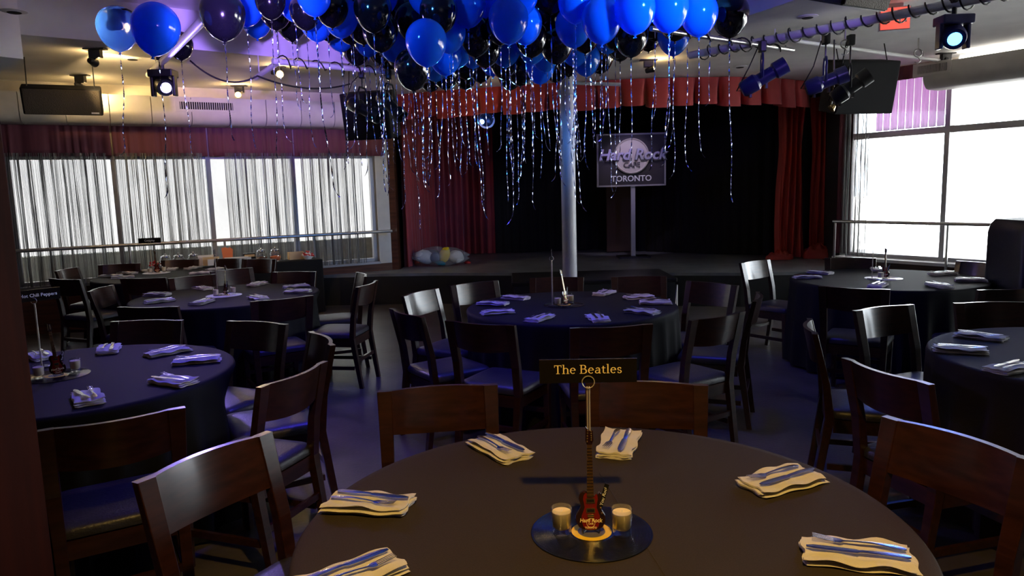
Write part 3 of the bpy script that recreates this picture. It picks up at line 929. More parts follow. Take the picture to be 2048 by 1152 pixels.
# ------------------------------------------------------------------ napkins and cutlery
def napkin_mesh(seedv, L=0.235, W=0.118):
    rnd = random.Random(seedv)
    mb = MB()
    ph = [rnd.uniform(0, 6) for _ in range(4)]
    nx, ny = 18, 10
    for lay in range(3):
        z0 = 0.0005 + lay * 0.0062
        off = (rnd.uniform(-0.006, 0.006), rnd.uniform(-0.004, 0.004))
        top = []; bot = []
        for i in range(nx + 1):
            u = i / nx * 2 - 1
            rt = []; rb = []
            for j in range(ny + 1):
                v = j / ny * 2 - 1
                x = u * L / 2 * (1 - 0.02 * lay) + off[0] + 0.004 * math.sin(5 * v + ph[0] + lay)
                y = v * W / 2 * (1 + 0.05 * u) + off[1] + 0.003 * math.sin(6 * u + ph[1])
                edge = max(0, 1 - (1 - abs(v)) / 0.22)
                lift = 0.0022 * math.sin(7 * u + ph[2]) * (0.4 + abs(v)) + 0.0016 * math.sin(9 * v + 4 * u + ph[3])
                roll = 0.008 * max(0, v - 0.45) * (lay == 2) * (1 + math.sin(3 * u + ph[0]))
                th = 0.0048 * math.sqrt(max(0, 1 - edge ** 2)) + 0.0004
                zm = z0 + 0.0028 + (lift + 0.0035) * (lay + 1) / 3 + roll
                rt.append((x, y, max(0.001, zm + th / 2)))
                rb.append((x, y, max(0.0005, zm - th / 2)))
            top.append(rt); bot.append(rb)
        mb.sheet(top); mb.sheet(bot)
        for a, b in ((0, 0), (nx, nx)):
            mb.sheet([top[a], bot[a]])
        mb.sheet([[r[0] for r in top], [r[0] for r in bot]])
        mb.sheet([[r[-1] for r in top], [r[-1] for r in bot]])
    return mb.mesh('napkin')
NAPM = [napkin_mesh(s) for s in (1, 2, 3)]
def strip(profile):
    """profile: list of (x, half width, z); a thin bar with thickness"""
    mb = MB()
    top = [[(x, -w, z + 0.0011), (x, -w * 0.4, z + 0.0016), (x, w * 0.4, z + 0.0016), (x, w, z + 0.0011), (x, w, z), (x, -w, z), (x, -w, z + 0.0011)] for x, w, z in profile]
    mb.sheet(top)
    for e in (0, -1):
        mb.add(top[e][:6], [(0, 1, 2, 3, 4, 5)])
    return mb
fm = strip([(0.098, 0.004, 0.002), (0.092, 0.0085, 0.0025), (0.07, 0.0085, 0.005), (0.03, 0.0045, 0.007), (-0.01, 0.003, 0.005), (-0.03, 0.0035, 0.003), (-0.038, 0.0105, 0.0025), (-0.052, 0.0115, 0.003)])
for k in range(4):
    y = -0.009 + 0.006 * k
    top = [(-0.050, 0.0017, 0.003), (-0.075, 0.0015, 0.006), (-0.097, 0.0009, 0.009)]
    s_ = strip(top)
    fm.add([(p[0], p[1] + y, p[2]) for p in s_.v], s_.f)
FORK = fm.mesh('fork')
KNIFE = strip([(0.108, 0.005, 0.0035), (0.100, 0.0095, 0.0035), (0.06, 0.009, 0.0045), (0.012, 0.006, 0.004), (0.006, 0.0055, 0.003), (-0.0, 0.0095, 0.0025), (-0.06, 0.0105, 0.0025), (-0.09, 0.0095, 0.0025), (-0.105, 0.004, 0.0025)]).mesh('knife')
for me, m_ in ((FORK, 'steel'), (KNIFE, 'steel')):
    me.materials.append(MATS[m_])
    for p in me.polygons: p.use_smooth = True
    me.set_sharp_from_angle(angle=math.radians(50))
for me in NAPM:
    me.materials.append(MATS['napkin'])
    for p in me.polygons: p.use_smooth = True
    me.set_sharp_from_angle(angle=math.radians(60))
NAP = {1: [(722, 1006), (998, 896), (1237, 888), (1562, 960), (1716, 1110), (700, 1152)],
       2: [(985, 607), (995, 624), (1032, 595), (1080, 636), (1195, 636), (1208, 586), (1278, 594), (1285, 623), (1310, 605)],
       3: [(74, 708), (217, 698), (335, 703), (395, 720), (345, 762), (175, 795)],
       4: [(313, 589), (319, 602), (405, 576), (405, 604), (515, 568), (516, 596), (592, 573), (596, 583)],
       5: [(204, 552), (226, 545), (246, 554), (278, 539), (350, 533), (398, 533), (402, 546), (432, 538)],
       6: [(1615, 554), (1641, 545), (1755, 539), (1757, 570), (1877, 571), (1886, 547), (1942, 560)],
       7: [(1908, 699), (1960, 673), (1985, 741)]}
NAPZ = ZT + 0.0005
for tb, lst in NAP.items():
    cx, cy, R = TB[tb]
    lst = sorted(lst)
    n = len(lst)
    for i, (x, y) in enumerate(lst):
        rnd = random.Random(tb * 100 + i)
        p = atz(x, y, ZT + 0.012)
        dx, dy = p.x - cx, p.y - cy
        rr = math.hypot(dx, dy)
        if rr > R - 0.13:
            dx, dy = dx / rr * (R - 0.13), dy / rr * (R - 0.13)
        rz = math.atan2(dy, dx) + rnd.uniform(-0.2, 0.2)
        if tb == 1: rz = math.atan2(dy, dx) + {0: 0.25, 1: 0.0, 2: 0.1, 3: -0.05, 4: 0.06, 5: 0.1}.get(i, 0)
        o = bpy.data.objects.new('napkin', NAPM[(i + tb) % 3]); COL.objects.link(o)
        o.location = (cx + dx, cy + dy, NAPZ); o.rotation_euler = (0, 0, rz)
        if tb > 1: o.scale = (0.98, 0.95, 1.0)
        tag(o, 'grey folded cloth napkin on %s, %s' % (TN[tb], nth(i, n, 'napkin')), 'napkin', 'napkins on the tables')
        if tb == 5: continue
        jit = rnd.uniform(-0.12, 0.12)
        for nm, me, sy in (('fork', FORK, 1), ('knife', KNIFE, -1)):
            side = sy * (1 if rnd.random() < 0.5 or tb == 1 else 1)
            q = bpy.data.objects.new(nm, me); COL.objects.link(q)
            lx, ly = -0.004 + rnd.uniform(-0.008, 0.008), side * 0.021
            q.location = (cx + dx + lx * math.cos(rz) - ly * math.sin(rz), cy + dy + lx * math.sin(rz) + ly * math.cos(rz), NAPZ + 0.027)
            q.rotation_euler = (0, 0, rz + jit + rnd.uniform(-0.06, 0.06) - side * 0.03)
            tag(q, 'steel %s on a napkin, %s, %s' % (nm, TN[tb], nth(i, n, nm)), nm, nm + 's on the napkins' if nm == 'fork' else 'knives on the napkins')

# ------------------------------------------------------------------ centrepieces
def serif_text(s, h):
    """lettering with serifs, drawn from bars and swelling bows; cap height h, xy plane, origin at left baseline"""
    mb = MB(); adv = 0.0
    def rect(x0, x1, y0, y1):
        mb.add([((adv + x) * k_, y * k_, 0) for x, y in ((x0, y0), (x1, y0), (x1, y1), (x0, y1))], [(0, 1, 2, 3)])
    def arc(cx, cy, rx, ry, a0, a1, tmin, tmax, pk=0.0, n=22):
        rows = [[], []]
        for i in range(n + 1):
            a = math.radians(a0 + (a1 - a0) * i / n)
            t = tmin + (tmax - tmin) * abs(math.cos(a - pk)) ** 1.5
            c, s_ = math.cos(a), math.sin(a)
            rows[0].append(((adv + cx + (rx + t / 2) * c) * k_, (cy + (ry + t / 2) * s_) * k_, 0))
            rows[1].append(((adv + cx + (rx - t / 2) * c) * k_, (cy + (ry - t / 2) * s_) * k_, 0))
        mb.sheet(rows)
    k_ = h / 0.72
    for ch in s:
        if ch == 'T':
            rect(0.27, 0.375, 0, 0.72); rect(0.03, 0.615, 0.665, 0.72); rect(0.03, 0.075, 0.53, 0.70); rect(0.57, 0.615, 0.53, 0.70); rect(0.18, 0.465, 0, 0.045); w = 0.64
        elif ch == 'h':
            rect(0.10, 0.195, 0, 0.76); rect(0.03, 0.15, 0.72, 0.76); rect(0.03, 0.265, 0, 0.04); arc(0.325, 0.315, 0.155, 0.155, 0, 150, 0.05, 0.10); rect(0.43, 0.53, 0, 0.325); rect(0.365, 0.595, 0, 0.04); w = 0.62
        elif ch == 'e':
            arc(0.27, 0.245, 0.185, 0.225, 8, 315, 0.05, 0.10, 0.0, 30); rect(0.12, 0.475, 0.255, 0.295); w = 0.54
        elif ch == 'B':
            rect(0.10, 0.20, 0, 0.72); rect(0.02, 0.20, 0.68, 0.72); rect(0.02, 0.20, 0, 0.04)
            arc(0.32, 0.54, 0.17, 0.158, -90, 90, 0.045, 0.10); rect(0.2, 0.33, 0.675, 0.72); rect(0.2, 0.36, 0.36, 0.405)
            arc(0.35, 0.20, 0.20, 0.178, -90, 90, 0.045, 0.11); rect(0.2, 0.36, 0.0, 0.045); w = 0.66
        elif ch == 'a':
            arc(0.27, 0.33, 0.14, 0.135, 0, 155, 0.05, 0.09); rect(0.365, 0.455, 0.05, 0.34); arc(0.22, 0.145, 0.13, 0.125, 60, 350, 0.045, 0.09); rect(0.22, 0.38, 0.255, 0.30); rect(0.40, 0.52, 0.0, 0.045); rect(0.365, 0.455, 0.0, 0.06); w = 0.55
        elif ch == 't':
            rect(0.12, 0.215, 0.09, 0.60); rect(0.03, 0.34, 0.43, 0.475); arc(0.265, 0.12, 0.095, 0.10, 180, 320, 0.05, 0.09); w = 0.39
        elif ch == 'l':
            rect(0.10, 0.195, 0, 0.76); rect(0.03, 0.15, 0.72, 0.76); rect(0.03, 0.265, 0, 0.04); w = 0.31
        elif ch == 's':
            arc(0.22, 0.355, 0.125, 0.11, 25, 270, 0.05, 0.085); arc(0.22, 0.13, 0.135, 0.115, -155, 90, 0.05, 0.085); rect(0.30, 0.345, 0.35, 0.46); rect(0.07, 0.115, 0.02, 0.14); w = 0.44
        else:
            w = 0.26
        adv += w
    W_ = adv * k_
    mb.v = [(x - W_ / 2, y, z) for x, y, z in mb.v]
    return mb, W_

GUI_OUT = []
def outline(half):
    return [(x, y) for x, y in half] + [(-x, y) for x, y in reversed(half)]
def make_guitar(label, full=True):
    g = thing('miniature_guitar', label, 'guitar')
    # stands upright, front faces -y, base at z 0
    body = [(0.0, 0.006), (0.018, 0.007), (0.032, 0.014), (0.0405, 0.028), (0.040, 0.044), (0.031, 0.058), (0.0265, 0.066), (0.029, 0.078), (0.0325, 0.088), (0.030, 0.098), (0.022, 0.1045), (0.012, 0.104)]
    left = [(-x, y) for x, y in body]
    right = [(x, y) for x, y in body[:9]] + [(0.031, 0.098), (0.027, 0.103), (0.022, 0.100), (0.016, 0.094), (0.010, 0.094)]
    poly = right + left[::-1][0:-1]
    Mx = Matrix.Rotation(PI / 2, 4, 'X')
    b = MB().prism(poly, -0.006, 0.006, Mx).build('body', 'guitar_edge', g, bevel=0.002)
    inner = [(x * 0.62, 0.008 + (y - 0.006) * 0.95) for x, y in poly]
    MB().prism(inner, 0.0061, 0.0072, Mx).build('red_top', 'guitar_red', b)
    for zz in (0.083, 0.058):
        fr = MB()
        fr.box((0, -0.0082, zz), (0.024, 0.002, 0.012)).build('pickup', 'brass', b)
        MB().box((0, -0.0096, zz), (0.019, 0.001, 0.0075)).build('pickup_cover', 'black', b)
    MB().box((0, -0.009, 0.045), (0.018, 0.004, 0.006)).build('bridge', 'brass', b, bevel=0.0008)
    for kx, kz in ((0.0275, 0.064), (0.031, 0.051)):
        MB().lathe([(0.0028, 0), (0.0028, 0.003), (0.0018, 0.004)], 10, (kx, -0.006, kz), Matrix.Rotation(PI / 2, 3, 'X')).build('knob', 'brass', b)
    nk = MB().hexa([(-0.0095, -0.010, 0.092), (0.0095, -0.010, 0.092), (0.0095, -0.003, 0.092), (-0.0095, -0.003, 0.092)], [(-0.0065, -0.010, 0.225), (0.0065, -0.010, 0.225), (0.0065, -0.003, 0.225), (-0.0065, -0.003, 0.225)]).build('neck', 'fret_wood', g)
    if full:
        for k in range(16):
            z = 0.097 + 0.0080 * k
            w = 0.0092 - 0.0028 * k / 16
            MB().box((0, -0.0107, z), (w * 2, 0.0012, 0.0022)).build('fret', 'brass', nk)
        for k in range(4):
            x = -0.0048 + 0.0032 * k
            MB().tube([(x * 1.2, -0.0118, 0.045), (x * 0.8, -0.0118, 0.232)], 0.00028, 4).build('string', 'steel', g)
    hd = MB().prism([(-0.0065, 0.224), (0.0065, 0.224), (0.0115, 0.236), (0.010, 0.262), (0.004, 0.258), (-0.004, 0.264), (-0.0095, 0.272), (-0.011, 0.236)], 0.003, 0.009, Mx).build('headstock', 'guitar_edge', g, bevel=0.0006)
    for k in range(5):
        MB().lathe([(0.0019, 0), (0.0022, 0.003), (0.0010, 0.004)], 8, (-0.006 + 0.0005 * k, -0.009, 0.234 + 0.0068 * k), Matrix.Rotation(PI / 2, 3, 'X')).build('tuning_peg', 'brass', hd)
        MB().lathe([(0.0019, 0), (0.0022, 0.003), (0.0010, 0.004)], 8, (0.005, -0.009, 0.237 + 0.0055 * k), Matrix.Rotation(PI / 2, 3, 'X')).build('tuning_peg', 'brass', hd)
    MB().tube([(-0.02, 0.006, 0.03), (-0.018, 0.035, 0.002), (0.018, 0.035, 0.002), (0.02, 0.006, 0.03)], 0.0018, 6).build('wire_stand', 'black_metal', g)
    MB().tube([(-0.025, -0.014, 0.012), (-0.022, -0.012, 0.002), (0.0, 0.03, 0.002), (0.022, -0.012, 0.002), (0.025, -0.014, 0.012)], 0.0018, 6).build('wire_stand', 'black_metal', g)
    if full:
        st = MB().hexa([(0.022, -0.004, 0.068), (0.033, -0.004, 0.064), (0.033, 0.0, 0.064), (0.022, 0.0, 0.068)], [(0.040, -0.012, 0.128), (0.052, -0.012, 0.124), (0.052, -0.009, 0.124), (0.040, -0.009, 0.128)]).build('strap', 'black', g)
        me = text_mesh('You Rock!', 0.0125, 0.0002, 0.0001, 0.2)
        ang = math.atan2(0.06, 0.0185)
        me.transform(Matrix.Translation((0.0367, -0.0105, 0.096)) @ Matrix.Rotation(-ang, 4, 'Y') @ Matrix.Rotation(math.radians(7.0), 4, 'X') @ FACE)
        link('strap_lettering', me, 'white_print', st)
        for s, size, z, bold, m_ in (('Hard Rock', 0.0138, 0.032, 0.00025, 'gold_print'), ('CAFE', 0.006, 0.0235, 0.0001, 'gold_print'), ('TORONTO', 0.0065, 0.0135, 0.0001, 'gold_print')):
            me = text_mesh(s, size, 0.0003, bold, 0.15 if size > 0.01 else 0)
            me.transform(Matrix.Translation((0, -0.0078, z)) @ FACE)
            link('body_lettering', me, m_, b)
        MB().lathe([(0.0118, 0), (0.0118, 0.0006), (0.0108, 0.0006), (0.0108, 0), (0.0118, 0)], 28, (0, -0.0073, 0.026), Matrix.Rotation(PI / 2, 3, 'X'), False).build('emblem_ring', 'gold_print', b)
    return g
def make_record(label, white=False):  # white puts the glare into the disc colour
    r = thing('vinyl_record', label, 'record')
    prof = [(0.004, 0.0)]
    disc = MB()
    pr = [(0.004, 0.0012), (0.004, 0.0026), (0.053, 0.0026), (0.056, 0.0022)]
    x = 0.058
    while x < 0.146:
        pr += [(x, 0.0026), (x + 0.0016, 0.0022)]; x += 0.0032
    pr += [(0.149, 0.0027), (0.151, 0.0022), (0.151, 0.0008), (0.15, 0.0003), (0.004, 0.0003)]
    MB().lathe(pr + [pr[0]], 72, caps=False).build('disc', 'vinyl_glare' if white else 'vinyl', r)
    MB().lathe([(0.034, 0.0027), (0.05, 0.0027), (0.05, 0.0030), (0.034, 0.0030), (0.034, 0.0027)], 48, caps=False).build('centre_label', 'label_yellow', r)
    MB().lathe([(0.004, 0.0027), (0.034, 0.0027), (0.034, 0.0029), (0.004, 0.0029)], 40).build('label_centre', 'sign_dark', r)
    return r
def make_candle(label):
    c = thing('candle_glass', label, 'candle')
    MB().lathe([(0.0, 0.0), (0.021, 0.0), (0.0225, 0.003), (0.0265, 0.066), (0.0253, 0.0665), (0.0225, 0.018), (0.018, 0.013), (0.0, 0.012)], 32).build('glass', 'clear_glass', c, smooth=40)
    w = MB().lathe([(0.0, 0.0132), (0.0175, 0.0135), (0.0218, 0.0185), (0.0240, 0.054), (0.0235, 0.056), (0.004, 0.0555), (0.0, 0.0555)], 28).build('wax', 'wax', c, smooth=40)
    MB().tube([(0, 0, 0.055), (0.001, 0, 0.061)], 0.0008, 6).build('wick', 'paper_white', w)
    return c
def make_sign(label, words, serif=False, turn=0.0, hgt=0.365):
    s = thing('table_sign', label, 'sign')
    MB().lathe([(0.0, 0.0), (0.038, 0.0), (0.038, 0.003), (0.034, 0.005), (0.006, 0.006), (0.0, 0.006)], 28).build('base', 'black_metal', s)
    MB().tube([(-0.0028, 0, 0.004), (-0.0028, 0, hgt - 0.028)], 0.0018, 8).build('rod', 'rod_metal', s, smooth=40)
    MB().tube([(0.0028, 0, 0.004), (0.0028, 0, hgt - 0.028)], 0.0018, 8).build('rod', 'rod_metal', s, smooth=40)
    ring = [(0.0155 * math.sin(a), -0.0045, hgt - 0.0155 + -0.0155 * math.cos(a)) for k, a in enumerate([2 * PI * i / 24 for i in range(25)])]
    MB().tube(ring, 0.0013, 6, caps=False).build('ring_clip', 'rod_metal', s, smooth=40)
    R = Matrix.Rotation(turn, 4, 'Z')
    pw, phh = 0.245, 0.060
    m_ = MB().box((0, 0.0, hgt + 0.012), (pw, 0.003, phh), None)
    m_.v = [tuple(R @ Vector(v)) for v in m_.v]
    pl = m_.build('plate', 'plate', s)
    m_ = MB()
    m_.box((0, 0, hgt + 0.012 + phh / 2 + 0.0006), (pw, 0.0042, 0.0012))
    m_.v = [tuple(R @ Vector(v)) for v in m_.v]
    m_.build('plate_edge', 'brass', pl)
    if serif:
        tb_, w_ = serif_text(words, 0.0225)
        me = tb_.mesh('lettering')
        me.transform(R @ Matrix.Translation((0, -0.0019, hgt + 0.006)) @ FACE)
    else:
        me = text_mesh(words, 0.031 if len(words) < 12 else 0.0235, 0.0002, 0.0002)
        me.transform(R @ Matrix.Translation((0, -0.0019, hgt + 0.012)) @ FACE)
    link('lettering', me, 'gold_print' if serif else 'white_print', pl)
    return s

ZB = ZT + 0.0006
rec = atz(1183, 1065, ZT)
def put(o, x, y, z, rz=0.0):
    o.location = (x, y, z); o.rotation_euler = (0, 0, rz); return o
r0 = put(make_record('glossy black vinyl record with yellow label on the front table'), rec.x, rec.y, ZB)
g0 = put(make_guitar('red and black miniature guitar standing on the front table record'), rec.x - 0.002, rec.y - 0.005, ZB + 0.0032)
g0.rotation_euler = (math.radians(-6), 0, math.radians(-3)); g0.scale = (0.9, 0.95, 0.98)
ca = atz(1124, 1068, ZT); cb = atz(1244, 1070, ZT)
c0 = put(make_candle('left candle in clear glass on the front table record'), ca.x, ca.y, ZB + 0.0032)
put(dup(c0, 'right candle in clear glass on the front table record'), cb.x, cb.y, ZB + 0.0032)
so = atz(1180, 1038, ZT)
hs = atd(1180, 742, so.y).z - ZB - 0.0032 - 0.012
s0 = put(make_sign('black table sign with gold serif lettering on the front table', 'The Beatles', True, math.radians(-2.5), hs), so.x, so.y, ZB + 0.0032)
rec_glare = put(make_record('x', True), 0, 0, ZB)
first = True
pieces = {
 2: (1128, 610, 'black vinyl record on the table before the column', False, 'small guitar leaning on the table before the column', 0.9, 'sign stand turned edge on, table before the column', 'Queen', 1.5, (1105, 613)),
 3: (112, 752, 'black vinyl record on the table beside near pillar', False, 'black miniature guitar on the table beside near pillar', 0.5, 'lettered sign half hidden by the near pillar', 'Red Hot Chili Peppers', 0.85, (84, 735)),
 4: (448, 591, 'white looking record on the left middle table', True, 'dark miniature guitar on the left middle table', -0.7, 'sign stand turned edge on, left middle table', '', 1.90, (436, 591)),
 5: (313, 546, 'pale record on the far left table', True, 'dark miniature guitar on the far left table', 0.2, 'small lettered sign on the far left table', 'Coldplay', 0.25, (305, 545)),
 6: (1767, 557, 'white looking record on the table near right window', True, 'slim miniature guitar on the table near right window', -1.0, 'sign stand turned edge on, table near right window', '', 1.12, (1744, 558)),
}
first_glare = True
for tb, (x, y, rl, wh, gl, ga, sl, words, st, sxy) in pieces.items():
    p = atz(x, y, ZT)
    if wh:
        r = rec_glare if first_glare else dup(rec_glare, rl); first_glare = False
    else:
        r = dup(r0, rl)
    r['label'] = rl
    put(r, p.x, p.y, ZB)
    g = dup(g0, gl); put(g, p.x + 0.015, p.y + 0.0, ZB + 0.0032, ga); g.rotation_euler = (math.radians(-8), math.radians(-5), ga)
    for k, (dx, dy, nm) in enumerate(((-0.05, -0.05, 'near'), (0.055, 0.075, 'far'))):
        put(dup(c0, '%s small candle glass on %s' % (nm, TN[tb])), p.x + dx, p.y + dy, ZB + 0.0032)
    q = atz(*sxy, ZT)
    s = make_sign(sl, words if words not in ('Queen',) else '', False, st)
    put(s, q.x, q.y, ZB + 0.0032, 0)

# ------------------------------------------------------------------ buffet along the left window
B0 = lw(tl(300), 0.43); B1 = lw(tl(618), 0.43)
bl = (B1 - B0).length
bt = thing('buffet_table', 'long buffet table along the left window under black cloth', 'table', (B0 + B1) / 2, math.atan2(LD.y, LD.x))
MB().box((0, 0, 0.72), (bl - 0.03, 0.35, 0.03)).build('tabletop', 'chair_wood', bt)
for sx in (-1, 1):
    for yy in (-0.13, 0.13):
        MB().tube([((bl / 2 - 0.2) * sx, yy, 0), ((bl / 2 - 0.2) * sx, yy, 0.71)], 0.018, 8).build('leg', 'black_metal', bt)
rows = []
def rrect(hx, hy, r, n=8):
    pts = []
    for (sx, sy, a0) in ((1, 1, 0), (-1, 1, PI / 2), (-1, -1, PI), (1, -1, 3 * PI / 2)):
        for k in range(n):
            a = a0 + PI / 2 * k / (n - 1)
            pts.append((sx * (hx - r) + r * math.cos(a), sy * (hy - r) + r * math.sin(a)))
    return pts
def dens(pts, m):
    out = []
    for i in range(len(pts)):
        a, b = Vector(pts[i]), Vector(pts[(i + 1) % len(pts)])
        L = (b - a).length; c = max(1, int(L / m))
        for k in range(c): out.append(a.lerp(b, k / c))
    return out
ol = dens(rrect(bl / 2, 0.19, 0.03), 0.04)
rows = [[(0.3 * p.x, p.y * 0.3, 0.742) for p in ol], [(p.x * 0.97, p.y * 0.95, 0.742) for p in ol], [(p.x, p.y, 0.735) for p in ol]]
for z in (0.6, 0.4, 0.2, 0.02):
    rows.append([(p.x * (1 + 0.006 * (0.74 - z) * math.sin(i * 0.9)), p.y * (1 + 0.06 * (0.74 - z) * math.sin(i * 0.9)), z) for i, p in enumerate(ol)])
mb = MB().sheet([[(x, y, z) for x, y, z in r] for r in rows], closed=True)
mb.f.append(tuple(range(len(ol))))
o = mb.build('tablecloth', 'cloth', smooth=50)
o.location = bt.location; o.rotation_euler = bt.rotation_euler
tag(o, 'black cloth draped over the buffet table by left window', 'tablecloth')
def bpos(px, off=0.45):
    return lw(tl(px, 510), off)
BZ = 0.7435
def jar(label, px, fill):
    p = bpos(px, 0.45)
    j = thing('candy_jar', label, 'jar', (p.x, p.y, BZ), 0, 'glass jars on the buffet'); j.scale = (0.78, 0.78, 0.9)
    MB().lathe([(0.0, 0.0), (0.07, 0.0), (0.088, 0.02), (0.1, 0.07), (0.092, 0.12), (0.068, 0.145), (0.072, 0.155), (0.066, 0.156), (0.06, 0.145), (0.085, 0.115), (0.094, 0.07), (0.08, 0.02), (0.0, 0.008)], 28).build('glass', 'clear_glass', j, smooth=40)
    MB().lathe([(0.0, 0.009), (0.072, 0.012), (0.086, 0.045), (0.091, 0.07), (0.0, 0.085)], 20).build('sweets', fill, j, smooth=True)
    l_ = MB().lathe([(0.0, 0.158), (0.074, 0.158), (0.07, 0.172), (0.03, 0.188), (0.01, 0.19), (0.018, 0.202), (0.012, 0.212), (0.0, 0.214)], 24).build('lid', 'chrome', j, smooth=40)
    return j
for px, f_, lab in ((326, 'candy_dark', 'leftmost glass sweet jar with silver lid on the buffet'), (351, 'candy_dark', 'second glass sweet jar from left on the buffet'), (380, 'candy_dark', 'third glass sweet jar, left of the paper envelopes'), (511, 'candy_dark', 'glass sweet jar right of the black box on the buffet'), (538, 'paper_orange', 'rightmost glass sweet jar with orange sweets on the buffet')):
    jar(lab, px, f_)
def bowl(label, px, off):
    p = bpos(px, off)
    j = thing('sweet_bowl', label, 'bowl', (p.x, p.y, BZ))
    MB().lathe([(0.0, 0.0), (0.045, 0.0), (0.075, 0.05), (0.07, 0.05), (0.04, 0.008), (0.0, 0.008)], 20).build('bowl', 'paper_white', j, smooth=40)
    rnd = random.Random(px)
    for k in range(26):
        a = rnd.uniform(0, 2 * PI); r_ = rnd.uniform(0, 0.085); z = 0.05 + rnd.uniform(0, 0.075) * (1 - r_ / 0.1)
        MB().lathe([(0.0, -0.014), (0.012, -0.008), (0.015, 0.0), (0.012, 0.008), (0.0, 0.014)], 7, (r_ * math.cos(a), r_ * math.sin(a), z)).build('sweet', 'candy_red' if k % 3 else 'paper_white', j, smooth=True)
bowl('white bowl of red sweets at the right end of buffet', 599, 0.5)
bowl('white bowl of red sweets at the left end of buffet', 304, 0.5)
p = bpos(580, 0.38)
bx = thing('cardboard_box', 'small open tan box at right end of the buffet', 'box', (p.x, p.y, BZ), math.atan2(LD.y, LD.x))
for (c_, d_) in (((0, 0.06, 0.05), (0.2, 0.004, 0.1)), ((0, -0.06, 0.05), (0.2, 0.004, 0.1)), ((0.1, 0, 0.05), (0.004, 0.12, 0.1)), ((-0.1, 0, 0.05), (0.004, 0.12, 0.1)), ((0, 0, 0.003), (0.2, 0.12, 0.004))):
    MB().box(c_, d_).build('panel', 'paper_tan', bx)
p = bpos(464, 0.5)
tr = thing('paper_tray', 'white paper tray with cut out handle on the buffet', 'tray', (p.x, p.y, BZ), math.atan2(LD.y, LD.x))
MB().box((0, 0, 0.004), (0.30, 0.2, 0.006)).build('base', 'paper_white', tr)
MB().hexa([(-0.15, -0.1, 0.007), (0.15, -0.1, 0.007), (0.15, -0.094, 0.007), (-0.15, -0.094, 0.007)], [(-0.13, -0.12, 0.09), (0.15, -0.12, 0.09), (0.15, -0.114, 0.09), (-0.13, -0.114, 0.09)]).build('front', 'paper_white', tr)
MB().box((0.02, -0.116, 0.058), (0.08, 0.004, 0.018)).build('handle_slot', 'black', tr)
MB().box((0, 0.098, 0.045), (0.30, 0.005, 0.08)).build('rear', 'paper_white', tr)
p = bpos(490, 0.33)
MBo = thing('black_box', 'small black box with tan print behind the white tray', 'box', (p.x, p.y, BZ), math.atan2(LD.y, LD.x))
MB().box((0, 0, 0.06), (0.15, 0.1, 0.12)).build('body', 'black', MBo, bevel=0.003)
MB().box((0, -0.0515, 0.09), (0.13, 0.002, 0.03)).build('printed_band', 'paper_tan', MBo)
p = bpos(447, 0.33)
ob = thing('paper_bag', 'orange red paper sheaf standing on the buffet', 'paper bag', (p.x, p.y, BZ), math.atan2(LD.y, LD.x)); ob.scale = (0.55, 1, 1.1)
for k in range(4):
    a = -0.06 + 0.04 * k
    MB().hexa([(a - 0.02, -0.02, 0), (a + 0.05, -0.02, 0), (a + 0.05, -0.012 + 0.01 * k, 0), (a - 0.02, -0.012 + 0.01 * k, 0)], [(a * 1.5 - 0.03, -0.03, 0.19 + 0.012 * (k % 2)), (a * 1.5 + 0.05, -0.03, 0.20 - 0.01 * k), (a * 1.5 + 0.05, -0.02 + 0.012 * k, 0.20 - 0.01 * k), (a * 1.5 - 0.03, -0.02 + 0.012 * k, 0.19)]).build('sheet', 'paper_orange', ob)
p = bpos(412, 0.5)
ev = thing('envelope_stack', 'white and tan envelopes propped on the buffet', 'envelopes', (p.x, p.y, BZ), math.atan2(LD.y, LD.x))
for k, m_ in enumerate(('paper_white', 'paper_tan', 'paper_white')):
    R = Matrix.Rotation(math.radians(-25 + 8 * k), 3, 'X')
    MB().box((0.05 * k - 0.05, -0.05 * k, 0.075 - 0.012 * k), (0.2, 0.006, 0.14 - 0.03 * k), R).build('envelope', m_, ev)

